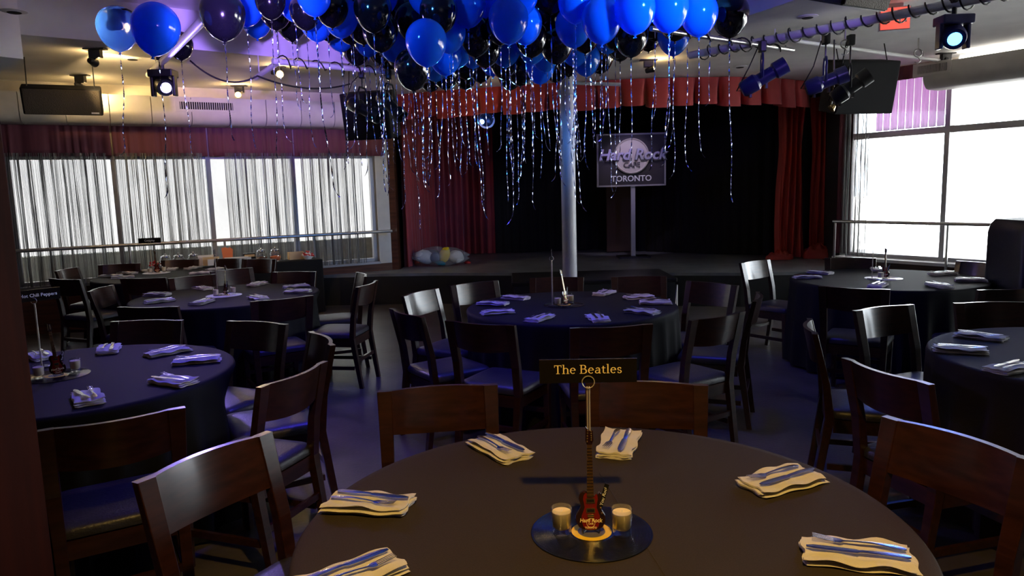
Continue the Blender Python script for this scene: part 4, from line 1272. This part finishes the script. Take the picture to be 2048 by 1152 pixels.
# ------------------------------------------------------------------ balloons
BAL = [(235, 52, 34, 'p'), (312, 52, 40, 'b'), (360, 88, 22, 'k'),
 (445, 25, 38, 'k'), (490, 3, 33, 'b'), (512, 36, 27, 'b'), (550, 18, 28, 'k'), (582, 44, 26, 'k'), (588, 2, 28, 'b'), (632, 40, 29, 'b'), (627, -12, 30, 'b'),
 (662, 10, 30, 'k'), (702, -8, 28, 'k'), (680, 28, 32, 'b'), (680, 65, 26, 'b'), (725, 45, 29, 'k'), (745, 16, 33, 'k'), (712, 93, 26, 'k'), (760, 58, 31, 'k'),
 (788, 80, 30, 'b'), (757, 96, 22, 'k'), (812, 10, 30, 'k'), (825, 40, 31, 'k'), (877, 20, 33, 'k'), (880, 45, 30, 'k'), (852, 80, 36, 'b'), (890, 107, 30, 'b'),
 (825, 134, 32, 'k'), (842, 112, 28, 'b'), (890, 143, 25, 'k'), (935, 8, 32, 'b'), (967, 40, 29, 'b'), (1015, 13, 33, 'k'), (1050, 45, 30, 'b'), (1017, 36, 35, 'b'),
 (1087, 18, 30, 'k'), (1092, 38, 28, 'b'), (1150, 2, 30, 'b'), (1147, 48, 32, 'b'), (1203, 36, 35, 'b'), (1212, 8, 30, 'k'), (1270, 15, 36, 'b'), (1262, 70, 30, 'k'),
 (897, 62, 30, 'b'), (950, 68, 31, 'k'), (970, 94, 28, 'k'), (1010, 93, 28, 'b'), (1007, 120, 26, 'k'), (1062, 72, 29, 'k'), (1064, 88, 27, 'b'), (1080, 130, 26, 'b'),
 (1112, 84, 30, 'k'), (1137, 116, 25, 'k'), (1172, 116, 25, 'b'), (1112, 133, 22, 'k'), (1145, 28, 29, 'k'), (1338, 13, 35, 'b'), (1398, 24, 33, 'b'), (1460, 26, 33, 'k'),
 (1297, 70, 22, 'k'), (1347, 70, 28, 'b'), (1350, 40, 28, 'k'), (1230, 62, 26, 'k'), (1190, 90, 25, 'k'), (930, 120, 26, 'k'), (960, 130, 24, 'k'), (1045, 110, 25, 'k'),
 (770, 30, 28, 'b'), (800, 62, 27, 'k'), (855, 55, 28, 'b'), (915, 40, 28, 'k'), (990, 62, 27, 'b'), (1030, 78, 26, 'k'), (1120, 50, 28, 'k'), (1170, 66, 27, 'k'), (1310, 42, 27, 'k'),
 (700, 50, 26, 'k'), (655, 45, 25, 'k'), (778, 108, 23, 'k'), (905, 125, 24, 'b'), (945, 100, 25, 'b'), (1128, 70, 26, 'b'), (1078, 58, 26, 'k'), (980, 78, 25, 'k'), (1000, 50, 27, 'k'), (1240, 90, 22, 'k'), (1215, 72, 24, 'b'), (1060, 120, 23, 'b'), (835, 72, 26, 'k'), (870, 92, 26, 'k'), (815, 82, 25, 'b'), (1040, 135, 25, 'k'), (1150, 95, 26, 'b'), (915, 95, 27, 'b'), (870, 125, 26, 'b'), (985, 115, 25, 'b'), (860, 150, 23, 'k'), (930, 145, 23, 'k'), (1200, 112, 24, 'k'), (735, 75, 26, 'b'), (800, 100, 27, 'k'), (1090, 105, 26, 'b'), (1020, 148, 22, 'k'), (610, 20, 27, 'k'), (540, 0, 26, 'k'), (650, -14, 28, 'k'), (900, -12, 32, 'k'), (1040, -14, 32, 'b'), (1100, -16, 30, 'k'), (975, -10, 31, 'b'), (760, -14, 31, 'b'), (850, -16, 31, 'b'), (1180, -16, 31, 'b'), (1240, -18, 31, 'b'), (1310, -18, 31, 'k'), (1420, -14, 30, 'b'), (1375, -16, 30, 'k')]
cof = [Vector((x, y, 0)) for x, y in step] + [Vector((-11, -4, 0))]
def inside(p):
    c = False
    n = len(cof)
    for i in range(n):
        a, b = cof[i], cof[(i + 1) % n]
        if (a.y > p.y) != (b.y > p.y) and p.x < (b.x - a.x) * (p.y - a.y) / (b.y - a.y) + a.x: c = not c
    return c
def balloon_mesh():
    prof = []
    R = 1.0
    for k in range(23):
        a = -PI / 2 + PI * k / 22
        r = math.cos(a); z = math.sin(a)
        if z < 0: z = z * 1.28; r = r * (1 - 0.10 * (-z / 1.28) ** 2)
        prof.append((max(0, r), z))
    prof[0] = (0.05, -1.30)
    prof = [(0.09, -1.42), (0.05, -1.38), (0.035, -1.33)] + prof[1:]
    return MB().lathe(prof, 36).mesh('balloon')
BMESH = {}
for kk, m_ in (('k', 'latex_black'), ('b', 'latex_blue'), ('p', 'latex_pale')):
    me = balloon_mesh(); me.materials.append(MATS[m_])
    for p in me.polygons: p.use_smooth = True
    BMESH[kk] = me
def ribbon_mesh(seedv, L, wd):
    rnd = random.Random(seedv)
    n = int(L / 0.022)
    rows = [[], []]
    ax, ay = rnd.uniform(-0.05, 0.05), rnd.uniform(-0.05, 0.05)
    tw = rnd.uniform(25, 60); ph = rnd.uniform(0, 6)
    for k in range(n + 1):
        u = k / n
        z = -L * u
        sway = math.sin(u * 3 + ph)
        x = ax * u * u + 0.012 * math.sin(9 * u + ph) * u; y = ay * u * u + 0.012 * math.cos(8 * u + ph) * u
        if u > 0.9:
            c = (u - 0.9) * 10
            x += 0.05 * c * c * math.copysign(1, ax); z += 0.02 * c * c
        a = ph + tw * u * L / 1.3 + 2.0 * math.sin(6 * u + ph)
        rows[0].append((x + wd * math.cos(a), y + wd * math.sin(a), z)); rows[1].append((x - wd * math.cos(a), y - wd * math.sin(a), z))
    me = MB().sheet(rows).mesh('ribbon')
    me.materials.append(MATS['ribbon'])
    return me
RIB = [ribbon_mesh(s, 0.80 + 0.55 * random.Random(s + 50).random(), 0.0034 + 0.0018 * random.Random(s).random()) for s in range(14)]
placed = []
for i, (x, y, r, kk) in sorted(enumerate(BAL), key=lambda q: -q[1][1]):
    r = r * 1.1
    d0 = 0.150 * F / r
    best = None
    for f_ in (1, 0.97, 1.03, 0.94, 1.06, 0.91, 1.1, 0.88, 1.14, 0.85, 1.18, 0.82, 0.79, 0.76):
        p = atd(x, y, d0 * f_)
        rad = r * d0 * f_ / F
        if p.z + rad > ZH - 0.01:
            pen = (p.z + rad - ZH + 0.01) * 6
        else: pen = 0
        if p.z + rad > ZC and not all(inside(p + Vector((rad * 0.8 * math.cos(a), rad * 0.8 * math.sin(a), 0))) for a in (0.8, 1.57, 2.3, 0, PI)): pen += 0.6
        cd_ = math.hypot(p.x - cp.x, p.y - 8.55)
        if cd_ < rad + 0.1: pen += 1.0
        for (q, rq) in placed:
            o_ = (rad + rq) * 0.93 - (p - q).length
            if o_ > 0: pen += o_
        pen += abs(f_ - 1) * 0.15
        if best is None or pen < best[0]: best = (pen, p, rad)
    placed.append((best[1], best[2]))
    pos, rad = best[1], best[2]
    if kk == 'p': lab = 'see-through pale blue balloon at far left, lamp glowing behind it'
    elif i == 1: lab = 'large blue balloon at left, apart from the cluster'
    elif i == 2: lab = 'small black balloon touching the large blue one at left'
    elif i == 3: lab = 'leftmost black balloon of the main ceiling cluster'
    elif (x, y) == (1460, 26): lab = 'rightmost black balloon of the ceiling cluster'
    elif (x, y) == (1398, 24): lab = 'blue balloon next to the rightmost black balloon'
    else:
        same = sorted(q[:2] for q in BAL[3:] if q[3] == kk and q[:2] not in ((445, 25), (1460, 26), (1398, 24)))
        k = same.index((x, y)) + 1
        sfx = 'th' if 10 < k < 20 else {1: 'st', 2: 'nd', 3: 'rd'}.get(k % 10, 'th')
        lab = 'glossy %s balloon in the ceiling cluster, %d%s %s one from its left' % ('blue' if kk == 'b' else 'black', k, sfx, 'blue' if kk == 'b' else 'black')
    rnd = random.Random(i)
    t = thing('balloon', lab, 'balloon', pos, rnd.uniform(0, 6), 'blue balloons in the ceiling cluster' if kk == 'b' else ('black balloons in the ceiling cluster' if kk == 'k' else None))
    o = bpy.data.objects.new('skin', BMESH[kk]); COL.objects.link(o); o.parent = t
    o.scale = (rad, rad, rad)
    if i == 1: o.rotation_euler = (0.25, 0.1, 0)
    nrib = 0 if i % 6 == 5 else (2 if (i % 9 == 2 and x > 600) else 1)
    for j in range(nrib):
        q = bpy.data.objects.new('ribbon', RIB[(i * 3 + j * 5) % len(RIB)]); COL.objects.link(q); q.parent = t
        q.location = (0.006 * j, 0, -1.4 * rad); q.rotation_euler = (0.0, 0.0, rnd.uniform(0, 6))
        q.scale = (1, 1, rnd.uniform(0.8, 1.08) * (0.8 if x < 600 else 1))

# ------------------------------------------------------------------ rigging, lamps, loudspeakers
def pipe(label, a, b, r, material='white_paint', coil=0, coil_r=None, name='lighting_pipe'):
    t = thing(name, label, 'pipe', a)
    b = Vector(b) - Vector(a)
    MB().tube([(0, 0, 0), b], r, 12).build('tube', material, t, smooth=40)
    for u in (0.15, 0.85):
        p = b * u
        zt = ZH if inside(Vector(a) + p) else ZC
        MB().tube([p, (p.x, p.y, zt - a[2])], 0.006, 6).build('hanger', 'white_paint', t)
    if coil:
        d = b.normalized(); n = d.orthogonal().normalized(); m_ = d.cross(n)
        pts = []
        N = coil * 12
        rr = coil_r or r + 0.012
        for k in range(N + 1):
            u = k / N
            a_ = 2 * PI * coil * u + 0.8 * math.sin(7 * u)
            wob = 1 + 0.35 * math.sin(coil * 1.7 * u + 1)
            pts.append(b * (0.05 + 0.9 * u) + (n * math.cos(a_) + m_ * math.sin(a_)) * rr * max(1.0, wob))
        MB().tube(pts, 0.007, 5).build('cable', 'cable', t, smooth=True)
    return t
pA0 = atz(1380, 111, 2.93); pA1 = atz(1905, 8, 2.93)
pipe('thick lilac lit pipe wrapped in black cable at upper right', pA0, pA0 + (pA1 - pA0) * 1.25, 0.038, 'white_paint', 22)
pB0 = atz(1302, 57, 2.88); pB1 = atz(1586, 100, 2.88)
pipe('silver pipe with black cable right of the balloons', pB0, pB1, 0.022, 'rail', 7, 0.03)
pC0 = atz(1590, 82, 2.97); pC1 = atz(1885, 122, 2.97)
pipe('thin white conduit along the ceiling at right', pC0, pC1, 0.02, 'white_paint')
pD0 = atz(444, 2, 2.93); pD1 = atz(298, 150, 2.93)
pipe('diagonal white pipe behind the left balloons', pD0, pD1, 0.034, 'white_paint')
pE0 = atz(512, 156, 2.84); pE1 = atz(560, 122, 2.90)
pipe('short pale pipe stub left of centre ceiling', pE0, pE1, 0.028, 'white_paint')
pF0 = atz(545, 122, 2.9); pF1 = atz(800, 146, 2.9)
pipe('lilac ceiling pipe with black cable left of centre', pF0, pF1, 0.03, 'white_paint', 7, 0.045)
# sagging cables
def cable(label, pts, r=0.009):
    o = MB().tube([Vector(p) - Vector(pts[0]) for p in pts], r, 6).build('cable', 'cable', smooth=True)
    o.location = pts[0]
    return tag(o, label, 'cable')
def sag(a, b, s, n=14):
    a, b = Vector(a), Vector(b)
    return [a.lerp(b, k / n) - Vector((0, 0, s * 4 * (k / n) * (1 - k / n))) for k in range(n + 1)]
cable('black cable sagging under the left ceiling pipes', sag(atd(380, 121, 7.2), atd(515, 152, 7.3), 0.12) + sag(atd(515, 152, 7.3), atd(700, 168, 8.0), 0.08)[1:])
def exposed_conduit(label, a, b, r=0.03):
    o = MB().tube([(0, 0, 0), Vector(b) - Vector(a)], r, 10).build('ceiling_conduit', 'ceiling', smooth=40)
    o.location = a; return tag(o, label, 'pipe')
exposed_conduit('cream conduit along the ceiling above the left duct', atz(0, 168, ZC - 0.04), atz(700, 196, ZC - 0.04), 0.03)

def track_light(label, mx, my, bx_, by_, on=True, aim=None, energy=18, zc_=None, color=(1, 0.68, 0.28), glow=4):
    z = zc_ or ZC
    p = atz(mx, my, z)
    t = thing('track_light', label, 'lamp', (p.x, p.y, z), 0, 'ceiling track lamps')
    MB().box((0, 0, -0.006), (0.2, 0.08, 0.012)).build('mounting_plate', 'black_metal', t)
    MB().box((0, 0, -0.05), (0.11, 0.06, 0.075)).build('transformer', 'black_metal', t, bevel=0.004)
    q = atd(bx_, by_, p.y) - p
    MB().tube([(0, 0, -0.08), (q.x * 0.5, 0, (-0.08 + q.z) / 2), q], 0.009, 6).build('stem', 'black_metal', t)
    ax = (Vector(aim) - (p + q)).normalized() if aim is not None else Vector((0.2, -0.5, -0.8)).normalized()
    R = ax.to_track_quat('-Z', 'Y').to_matrix()
    hd = MB().lathe([(0.018, 0.05), (0.028, 0.04), (0.032, 0.0), (0.042, -0.05), (0.042, -0.055), (0.036, -0.05), (0.0, -0.02)], 18, q, R).build('head', 'black_metal', t, smooth=40)
    MB().lathe([(0.0, -0.046), (0.034, -0.046), (0.034, -0.050), (0.0, -0.058)], 16, q, R).build('bulb', 'lamp_warm' if on else 'white_paint', t, smooth=40)
    if on: lamp('track_glow', 'POINT', p + q + ax * 0.085, glow, color, None, 0.03)
    if on and energy:
        lamp('track_lamp', 'SPOT', p + q + ax * 0.075, energy, color, p + q + ax, 0.03, 85, 0.35)
    return t
track_light('ceiling lamp glowing behind the pale balloon', 232, 20, 232, 52, True, atz(120, 35, ZC), 0, glow=8)
track_light('black track lamp above the hung flat loudspeaker, upper one', 190, 97, 184, 123, True, lw(tl(340, 200) , 0.5, 2.8), 60)
track_light('black track lamp directly above the flat loudspeaker', 160, 150, 158, 171, True, lw(tl(200, 200), 0.5, 2.8), 60)
track_light('small track lamp left of centre with orange bulb', 478, 171, 475, 186, True, atd(490, 230, 9.2), 7)
track_light('orange bulb lamp beside the pale pipe stub', 552, 133, 557, 148, True, atd(640, 160, 7.2), 7)
track_light('ceiling lamp with orange glow right of the balloons', 1297, 119, 1299, 140, True, atz(1385, 112, ZC), 0, glow=4)
track_light('ceiling lamp with orange glow near the right duct', 1892, 106, 1890, 122, True, rw(1.2, 0.2, 2.8), 16)
track_light('hidden warm lamp behind the balloons lighting the ceiling', 925, 150, 930, 172, True, atz(905, 182, ZC - 0.02), 0, glow=4)

def moving_head(label, px, py, d, aim, lens='lamp_white', blue=False, energy=60, color=(0.15, 0.15, 1), ang=60):
    p = atd(px, py, d)
    t = thing('moving_head_light', label, 'stage light', p)
    m_ = 'fixture_blue' if blue else 'black_metal'
    MB().box((0, 0, 0.115), (0.24, 0.16, 0.07)).build('base', m_, t, bevel=0.01)
    for sx in (-1, 1):
        MB().box((sx * 0.105, 0, 0.0), (0.03, 0.07, 0.2)).build('yoke_arm', m_, t, bevel=0.008)
    MB().tube([(0, 0, 0.15), (0, 0, 0.26)], 0.018, 8).build('clamp_stem', 'black_metal', t)
    MB().box((0, 0, 0.27), (0.07, 0.09, 0.06)).build('clamp', 'black_metal', t, bevel=0.008)
    ax = (Vector(aim) - p).normalized()
    R = ax.to_track_quat('-Z', 'Y').to_matrix()
    MB().lathe([(0.0, 0.12), (0.06, 0.12), (0.085, 0.07), (0.09, -0.05), (0.078, -0.09), (0.0, -0.085)], 20, (0, 0, 0), R).build('head', m_, t, smooth=35)
    MB().lathe([(0.0, -0.096), (0.046, -0.094), (0.05, -0.088), (0.05, -0.084)], 20, (0, 0, 0), R).build('lens', lens, t, smooth=40)
    lamp('moving_head_beam', 'SPOT', p + ax * 0.11, energy, color, aim, 0.06, ang, 0.4)
    return t
moving_head('moving head lamp with white violet glow at upper left', 328, 172, 7.3, (-1.4, 4.6, 1.6), 'lamp_white', False, 110, (0.30, 0.22, 1.0), 100)
moving_head('bright blue moving head lamp at upper right', 1906, 72, 5.8, (2.0, 2.2, 0.9), 'lamp_cyan', True, 60, (0.05, 0.16, 1.0), 60)
lamp('sign_fill', 'SPOT', (1.9, 10.55, 2.9), 45, (0.75, 0.62, 1.0), (1.97, 11.9, 1.85), 0.06, 40, 0.6)  # unseen lamp added to brighten the sign disc
# par can on the stage pointing out
p = atd(972, 244, 10.9)
t = thing('par_can', 'blue glowing par can hanging over the stage', 'stage light', p)
ax = (Vector((0.0, 7.0, 3.1)) - p).normalized(); R = ax.to_track_quat('-Z', 'Y').to_matrix()
MB().lathe([(0.0, 0.14), (0.06, 0.13), (0.1, 0.0), (0.1, -0.12), (0.092, -0.12), (0.09, 0.0), (0.0, 0.06)], 24, (0, 0, 0), R).build('can', 'black_metal', t, smooth=40)
MB().lathe([(0.098, -0.12), (0.125, -0.122), (0.125, -0.128), (0.098, -0.128), (0.098, -0.12)], 28, (0, 0, 0), R, False).build('rim', 'steel', t)
MB().lathe([(0.0, -0.02), (0.035, -0.02), (0.035, -0.025), (0.0, -0.03)], 16, Vector((-0.06, 0, 0)), R).build('lens', 'lamp_blue', t)
MB().tube([(0, 0, 0.08), (0, 0, ZC - p.z)], 0.012, 8).build('hanger', 'black_metal', t)
lamp('par_beam', 'SPOT', p + ax * 0.2, 600, (0.03, 0.35, 1.0), (0.0, 7.6, 3.2), 0.08, 30, 0.6)

def profile_spot(label, tail, nose, d, material='black_metal', ztop=None):
    a = atd(*tail, d); b = atd(*nose, d - 0.1)
    t = thing('profile_spotlight', label, 'stage light', a)
    v = b - a; L = v.length; ax = v.normalized()
    R = (-ax).to_track_quat('-Z', 'Y').to_matrix()      # lathe axis +z along the barrel
    MB().lathe([(0.0, 0.0), (0.06, 0.0), (0.075, 0.02), (0.08, L * 0.32), (0.06, L * 0.38), (0.06, L * 0.7), (0.078, L * 0.74), (0.078, L * 0.98), (0.07, L * 0.98), (0.068, L * 0.8), (0.0, L * 0.8)], 20, (0, 0, 0), R).build('barrel', material, t, smooth=35)
    side = ax.cross(Vector((0, 0, 1))).normalized()
    mid = v * 0.45
    up = Vector((0, 0, 1))
    m_ = MB().tube([mid + side * 0.09, mid + side * 0.1 + up * 0.16, mid + side * 0.06 + up * 0.22, mid - side * 0.06 + up * 0.22, mid - side * 0.1 + up * 0.16, mid - side * 0.09], 0.011, 6)
    m_.build('yoke', material, t, smooth=True)
    zt = (ztop or 2.95) - a.z
    MB().tube([mid + up * 0.22, Vector((mid.x, mid.y, zt - 0.06))], 0.008, 6).build('safety_rod', 'black_metal', t)
    MB().box((mid.x, mid.y, zt - 0.04), (0.06, 0.08, 0.10)).build('clamp', 'black_metal', t, bevel=0.01)
    for k in range(2):
        MB().box(v * (0.2 + 0.35 * k) - up * 0.085, (0.02, 0.03, 0.05)).build('shutter_handle', 'black_metal', t)
    MB().tube([(0, 0, 0), -ax * 0.05 + up * 0.02, Vector((mid.x * 0.3, mid.y, 0.2)), Vector((mid.x * 0.8, mid.y + 0.03, zt - 0.05))], 0.006, 5).build('cable', 'cable', t, smooth=True)
    return t
profile_spot('violet lit profile spotlight on the silver pipe end', (1483, 181), (1574, 128), 6.9, 'fixture_blue', 2.88)
profile_spot('dark profile spotlight left of the right loudspeaker', (1612, 178), (1696, 146), 7.1, 'fixture_blue', 2.97)
profile_spot('black profile spotlight in front of the right loudspeaker', (1665, 200), (1740, 148), 7.2, 'black_metal', 2.97)
profile_spot('black profile spotlight among the left rigging', (700, 205), (760, 235), 7.9, 'black_metal', 2.9)
profile_spot('second black profile spotlight behind the left loudspeaker', (760, 190), (805, 236), 8.0, 'black_metal', 2.9)
# small warm work lamp below the spotlights
p = atd(1662, 218, 7.3)
t = thing('clip_lamp', 'small warm lit lamp under the right spotlights', 'lamp', p)
MB().lathe([(0.0, 0.05), (0.02, 0.045), (0.04, 0.0), (0.036, 0.0), (0.0, 0.02)], 14, (0, 0, 0), Matrix.Rotation(0.8, 3, 'Y')).build('shade', 'brass', t, smooth=40)
MB().tube([(0, 0, 0.03), (0.03, 0.02, 0.2), (0.02, 0.02, 2.97 - p.z)], 0.007, 6).build('arm', 'black_metal', t)

def speaker(label, c, size, rz, tilt, zt, depth=0.3, grill='grille'):
    t = thing('loudspeaker', label, 'loudspeaker', c, rz)
    R = Matrix.Rotation(tilt, 3, 'X')
    w, h = size
    MB().box((0, 0, 0), (w, depth, h), R).build('cabinet', 'black_matte', t, bevel=0.012)
    MB().box(R @ Vector((0, -depth / 2 - 0.004, -0.0)), (w * 0.95, 0.008, h * 0.92), R).build('grille', grill, t)
    for sx in (-1, 1):
        MB().tube([R @ Vector((sx * w * 0.42, 0, h / 2)), (sx * w * 0.42, 0, zt - c[2])], 0.006, 6).build('hanger', 'black_metal', t)
    return t
c = atd(1717, 173, 8.0)
speaker('large black loudspeaker hung left of the right window', c, (0.66, 0.54), 0.12, 0.22, ZC, 0.34, 'black_matte')
c = atd(742, 230, 8.5)
speaker('black loudspeaker hung before the left edge of stage', c, (0.56, 0.52), -0.2, 0.2, ZC, 0.34, 'black_matte')
c = atd(126, 200, 7.6)
sp_ = speaker('wide flat black loudspeaker hung at far left below lamps', c, (0.70, 0.27), 0.45, 0.38, ZC, 0.16)
MB().box(Matrix.Rotation(0.38, 3, 'X') @ Vector((0.28, -0.091, -0.105)), (0.07, 0.006, 0.014), Matrix.Rotation(0.38, 3, 'X')).build('badge', 'white_print', sp_)
c = atd(1690, -22, 4.7)
t = thing('loudspeaker', 'dark grey loudspeaker cut off by the top picture edge', 'loudspeaker', c, 0.5)
R = Matrix.Rotation(0.35, 3, 'X')
MB().box((0, 0, 0.05), (0.42, 0.4, 0.28), R).build('cabinet', 'black', t, bevel=0.012)
MB().box(R @ Vector((0, -0.205, 0.0)) + Vector((0, 0, 0.05)), (0.40, 0.008, 0.26), R).build('grille', 'grille', t)
for sx in (-1, 1):
    MB().tube([(sx * 0.15, 0, 0.18), (sx * 0.15, 0, ZC - c.z)], 0.008, 6).build('hanger', 'black_metal', t)
# exit sign
p = atz(1790, 8, ZC)
ex = thing('exit_sign', 'red lit exit sign hanging at upper right', 'sign', p, -0.25)
MB().box((0, 0, -0.12), (0.24, 0.05, 0.19)).build('housing', 'white_paint', ex, bevel=0.005)
MB().box((0, -0.027, -0.12), (0.22, 0.004, 0.17)).build('face', 'exit_red', ex)
me = text_mesh('EXIT', 0.11, 0.001, 0.002); me.transform(Matrix.Translation((0, -0.031, -0.12)) @ FACE)
link('lettering', me, 'white_print', ex)
MB().box((0, 0, -0.012), (0.12, 0.05, 0.024)).build('mount', 'white_paint', ex)
# sprinkler heads and vents in the ceiling
for k, (x, y, lab) in enumerate(((265, 117, 'small round ceiling vent left of the moving lamp'), (28, 22, 'small round ceiling vent at the far upper left'), (1480, 133, 'dark square vent above the red valance'), (1615, 33, 'small dark ceiling vent right of the balloons'))):
    p = atz(x, y, ZC) if k != 1 else atz(x, y, ZC)
    t = thing('ceiling_vent', lab, 'vent', p)
    MB().lathe([(0.0, -0.012), (0.05, -0.012), (0.09, -0.004), (0.09, 0.0)], 20).build('ring', 'ceiling', t, smooth=40)
    MB().lathe([(0.0, -0.018), (0.045, -0.016), (0.05, -0.0125)], 16).build('opening', 'black_matte', t)
for k, (x, y, lab) in enumerate(((1690, 88, 'ring clamp beside the right spotlight clamps'), (1836, 106, 'ring clamp on the right white conduit'))):
    p = atz(x, y, 2.9)
    t = thing('pipe_clamp', lab, 'clamp', p)
    MB().tube([(0.04 * math.cos(a), 0, 0.04 * math.sin(a)) for a in [i * PI / 8 for i in range(17)]], 0.008, 6).build('ring', 'rail', t, smooth=True)
    MB().tube([(0, 0, 0.04), (0, 0, ZC - 2.9)], 0.007, 6).build('stem', 'rail', t)
    MB().tube([(0.0, 0, -0.04), (0.03, 0, -0.08), (0.0, 0, -0.11), (-0.03, 0, -0.09)], 0.006, 6).build('hook', 'rail', t, smooth=True)

# ------------------------------------------------------------------ plastic bag on the stage
bp = atz(880, 534, ZS)
bg_ = thing('plastic_bag', 'clear plastic bag stuffed with party things lying on stage', 'bag', (bp.x, bp.y + 0.18, ZS))
rows = []
NA, NR = 40, 16
for i in range(NR + 1):
    u = i / NR
    x = -0.44 + 0.88 * u
    rr = max(0.012, math.sin(PI * min(1, max(0, u * 0.94 + 0.03))) ** 0.6)
    r = []
    for k in range(NA):
        a = 2 * PI * k / NA
        n_ = noise.noise(Vector((x * 7, math.cos(a) * 2.2, math.sin(a) * 2.2))) * 0.22
        q = rr * (1 + n_)
        r.append((x + 0.02 * math.sin(3 * a), 0.17 * q * math.cos(a), max(0.004, 0.15 + 0.15 * q * math.sin(a))))
    rows.append(r)
MB().sheet(rows, closed=True).build('film', 'bag_film', bg_, smooth=30)
MB().tube([(-0.44, 0, 0.14), (-0.5, 0.0, 0.15), (-0.53, 0.01, 0.13)], [0.03, 0.012, 0.028], 10).build('tied_end', 'bag_film', bg_, smooth=30)
def blob(name, label, cat, x, y, z, r, sc, m_, tilt=0.0, seedv=1):
    mb = MB()
    rows = []
    for i in range(11):
        a = -PI / 2 + PI * i / 10
        row = []
        for k in range(18):
            b = 2 * PI * k / 18
            p = Vector((math.cos(a) * math.cos(b), math.cos(a) * math.sin(b), math.sin(a)))
            n_ = 1 + 0.15 * noise.noise(p * 2 + Vector((seedv, 0, 0)))
            row.append((p.x * r * sc[0] * n_, p.y * r * sc[1] * n_, p.z * r * sc[2] * n_))
        rows.append(row)
    o = mb.sheet(rows, closed=True).build(name, m_, smooth=True)
    o.location = (bp.x + x, bp.y + 0.18 + y, ZS + z); o.rotation_euler = (0, tilt, 0)
    tag(o, label, cat)
blob('party_balloon', 'yellow deflated balloon inside the plastic bag', 'balloon', 0.07, -0.06, 0.18, 0.12, (0.7, 0.6, 1.05), 'yellow', 0.4, 1)
blob('party_balloon', 'navy blue bundle inside the plastic bag', 'balloon', -0.08, -0.07, 0.14, 0.085, (1, 0.6, 1), 'navy', 0.2, 2)
blob('party_balloon', 'teal piece at the bottom of plastic bag', 'balloon', 0.0, -0.11, 0.055, 0.06, (1.4, 0.4, 0.6), 'teal', 0.2, 3)
blob('party_balloon', 'white crumpled paper at left in the plastic bag', 'paper', -0.25, -0.02, 0.15, 0.12, (1.3, 0.8, 0.9), 'paper_white', 0.2, 4)
blob('party_balloon', 'white round bundle at right in the plastic bag', 'paper', 0.25, -0.02, 0.14, 0.11, (1.1, 0.8, 0.9), 'paper_white', 0.2, 5)
blob('party_balloon', 'dark bundle at the upper back of plastic bag', 'paper', -0.13, 0.04, 0.21, 0.07, (1.5, 0.7, 0.7), 'sign_dark', 0.1, 6)
o = MB().lathe([(0.0, 0.0), (0.05, 0.0), (0.055, 0.02), (0.03, 0.035), (0.0, 0.03)], 14).build('red_cloth_scrap', 'candy_red', smooth=True)
p = atz(935, 527, ZS); o.location = (p.x, p.y, ZS); tag(o, 'small red scrap beside the plastic bag', 'scrap')

# tall black padded cabinet by the right window
p = atd(2040, 520, 5.6)
t = thing('padded_cabinet', 'tall black padded cabinet cut off at the right edge', 'cabinet', (p.x + 0.42, 5.75, 0))
rows = []
for z, s in ((0.0, 1.0), (1.15, 1.0), (1.22, 0.97), (1.26, 0.9), (1.27, 0.6), (1.272, 0.05)):
    rows.append([(x * s, y * s, z) for x, y in rrect(0.45, 0.25, 0.06)])
m_ = MB().sheet(rows, closed=True); m_.build('padding', 'leather', t, smooth=40)
MB().box((0, 0, 0.03), (0.8, 0.4, 0.04)).build('plinth', 'black_metal', t)
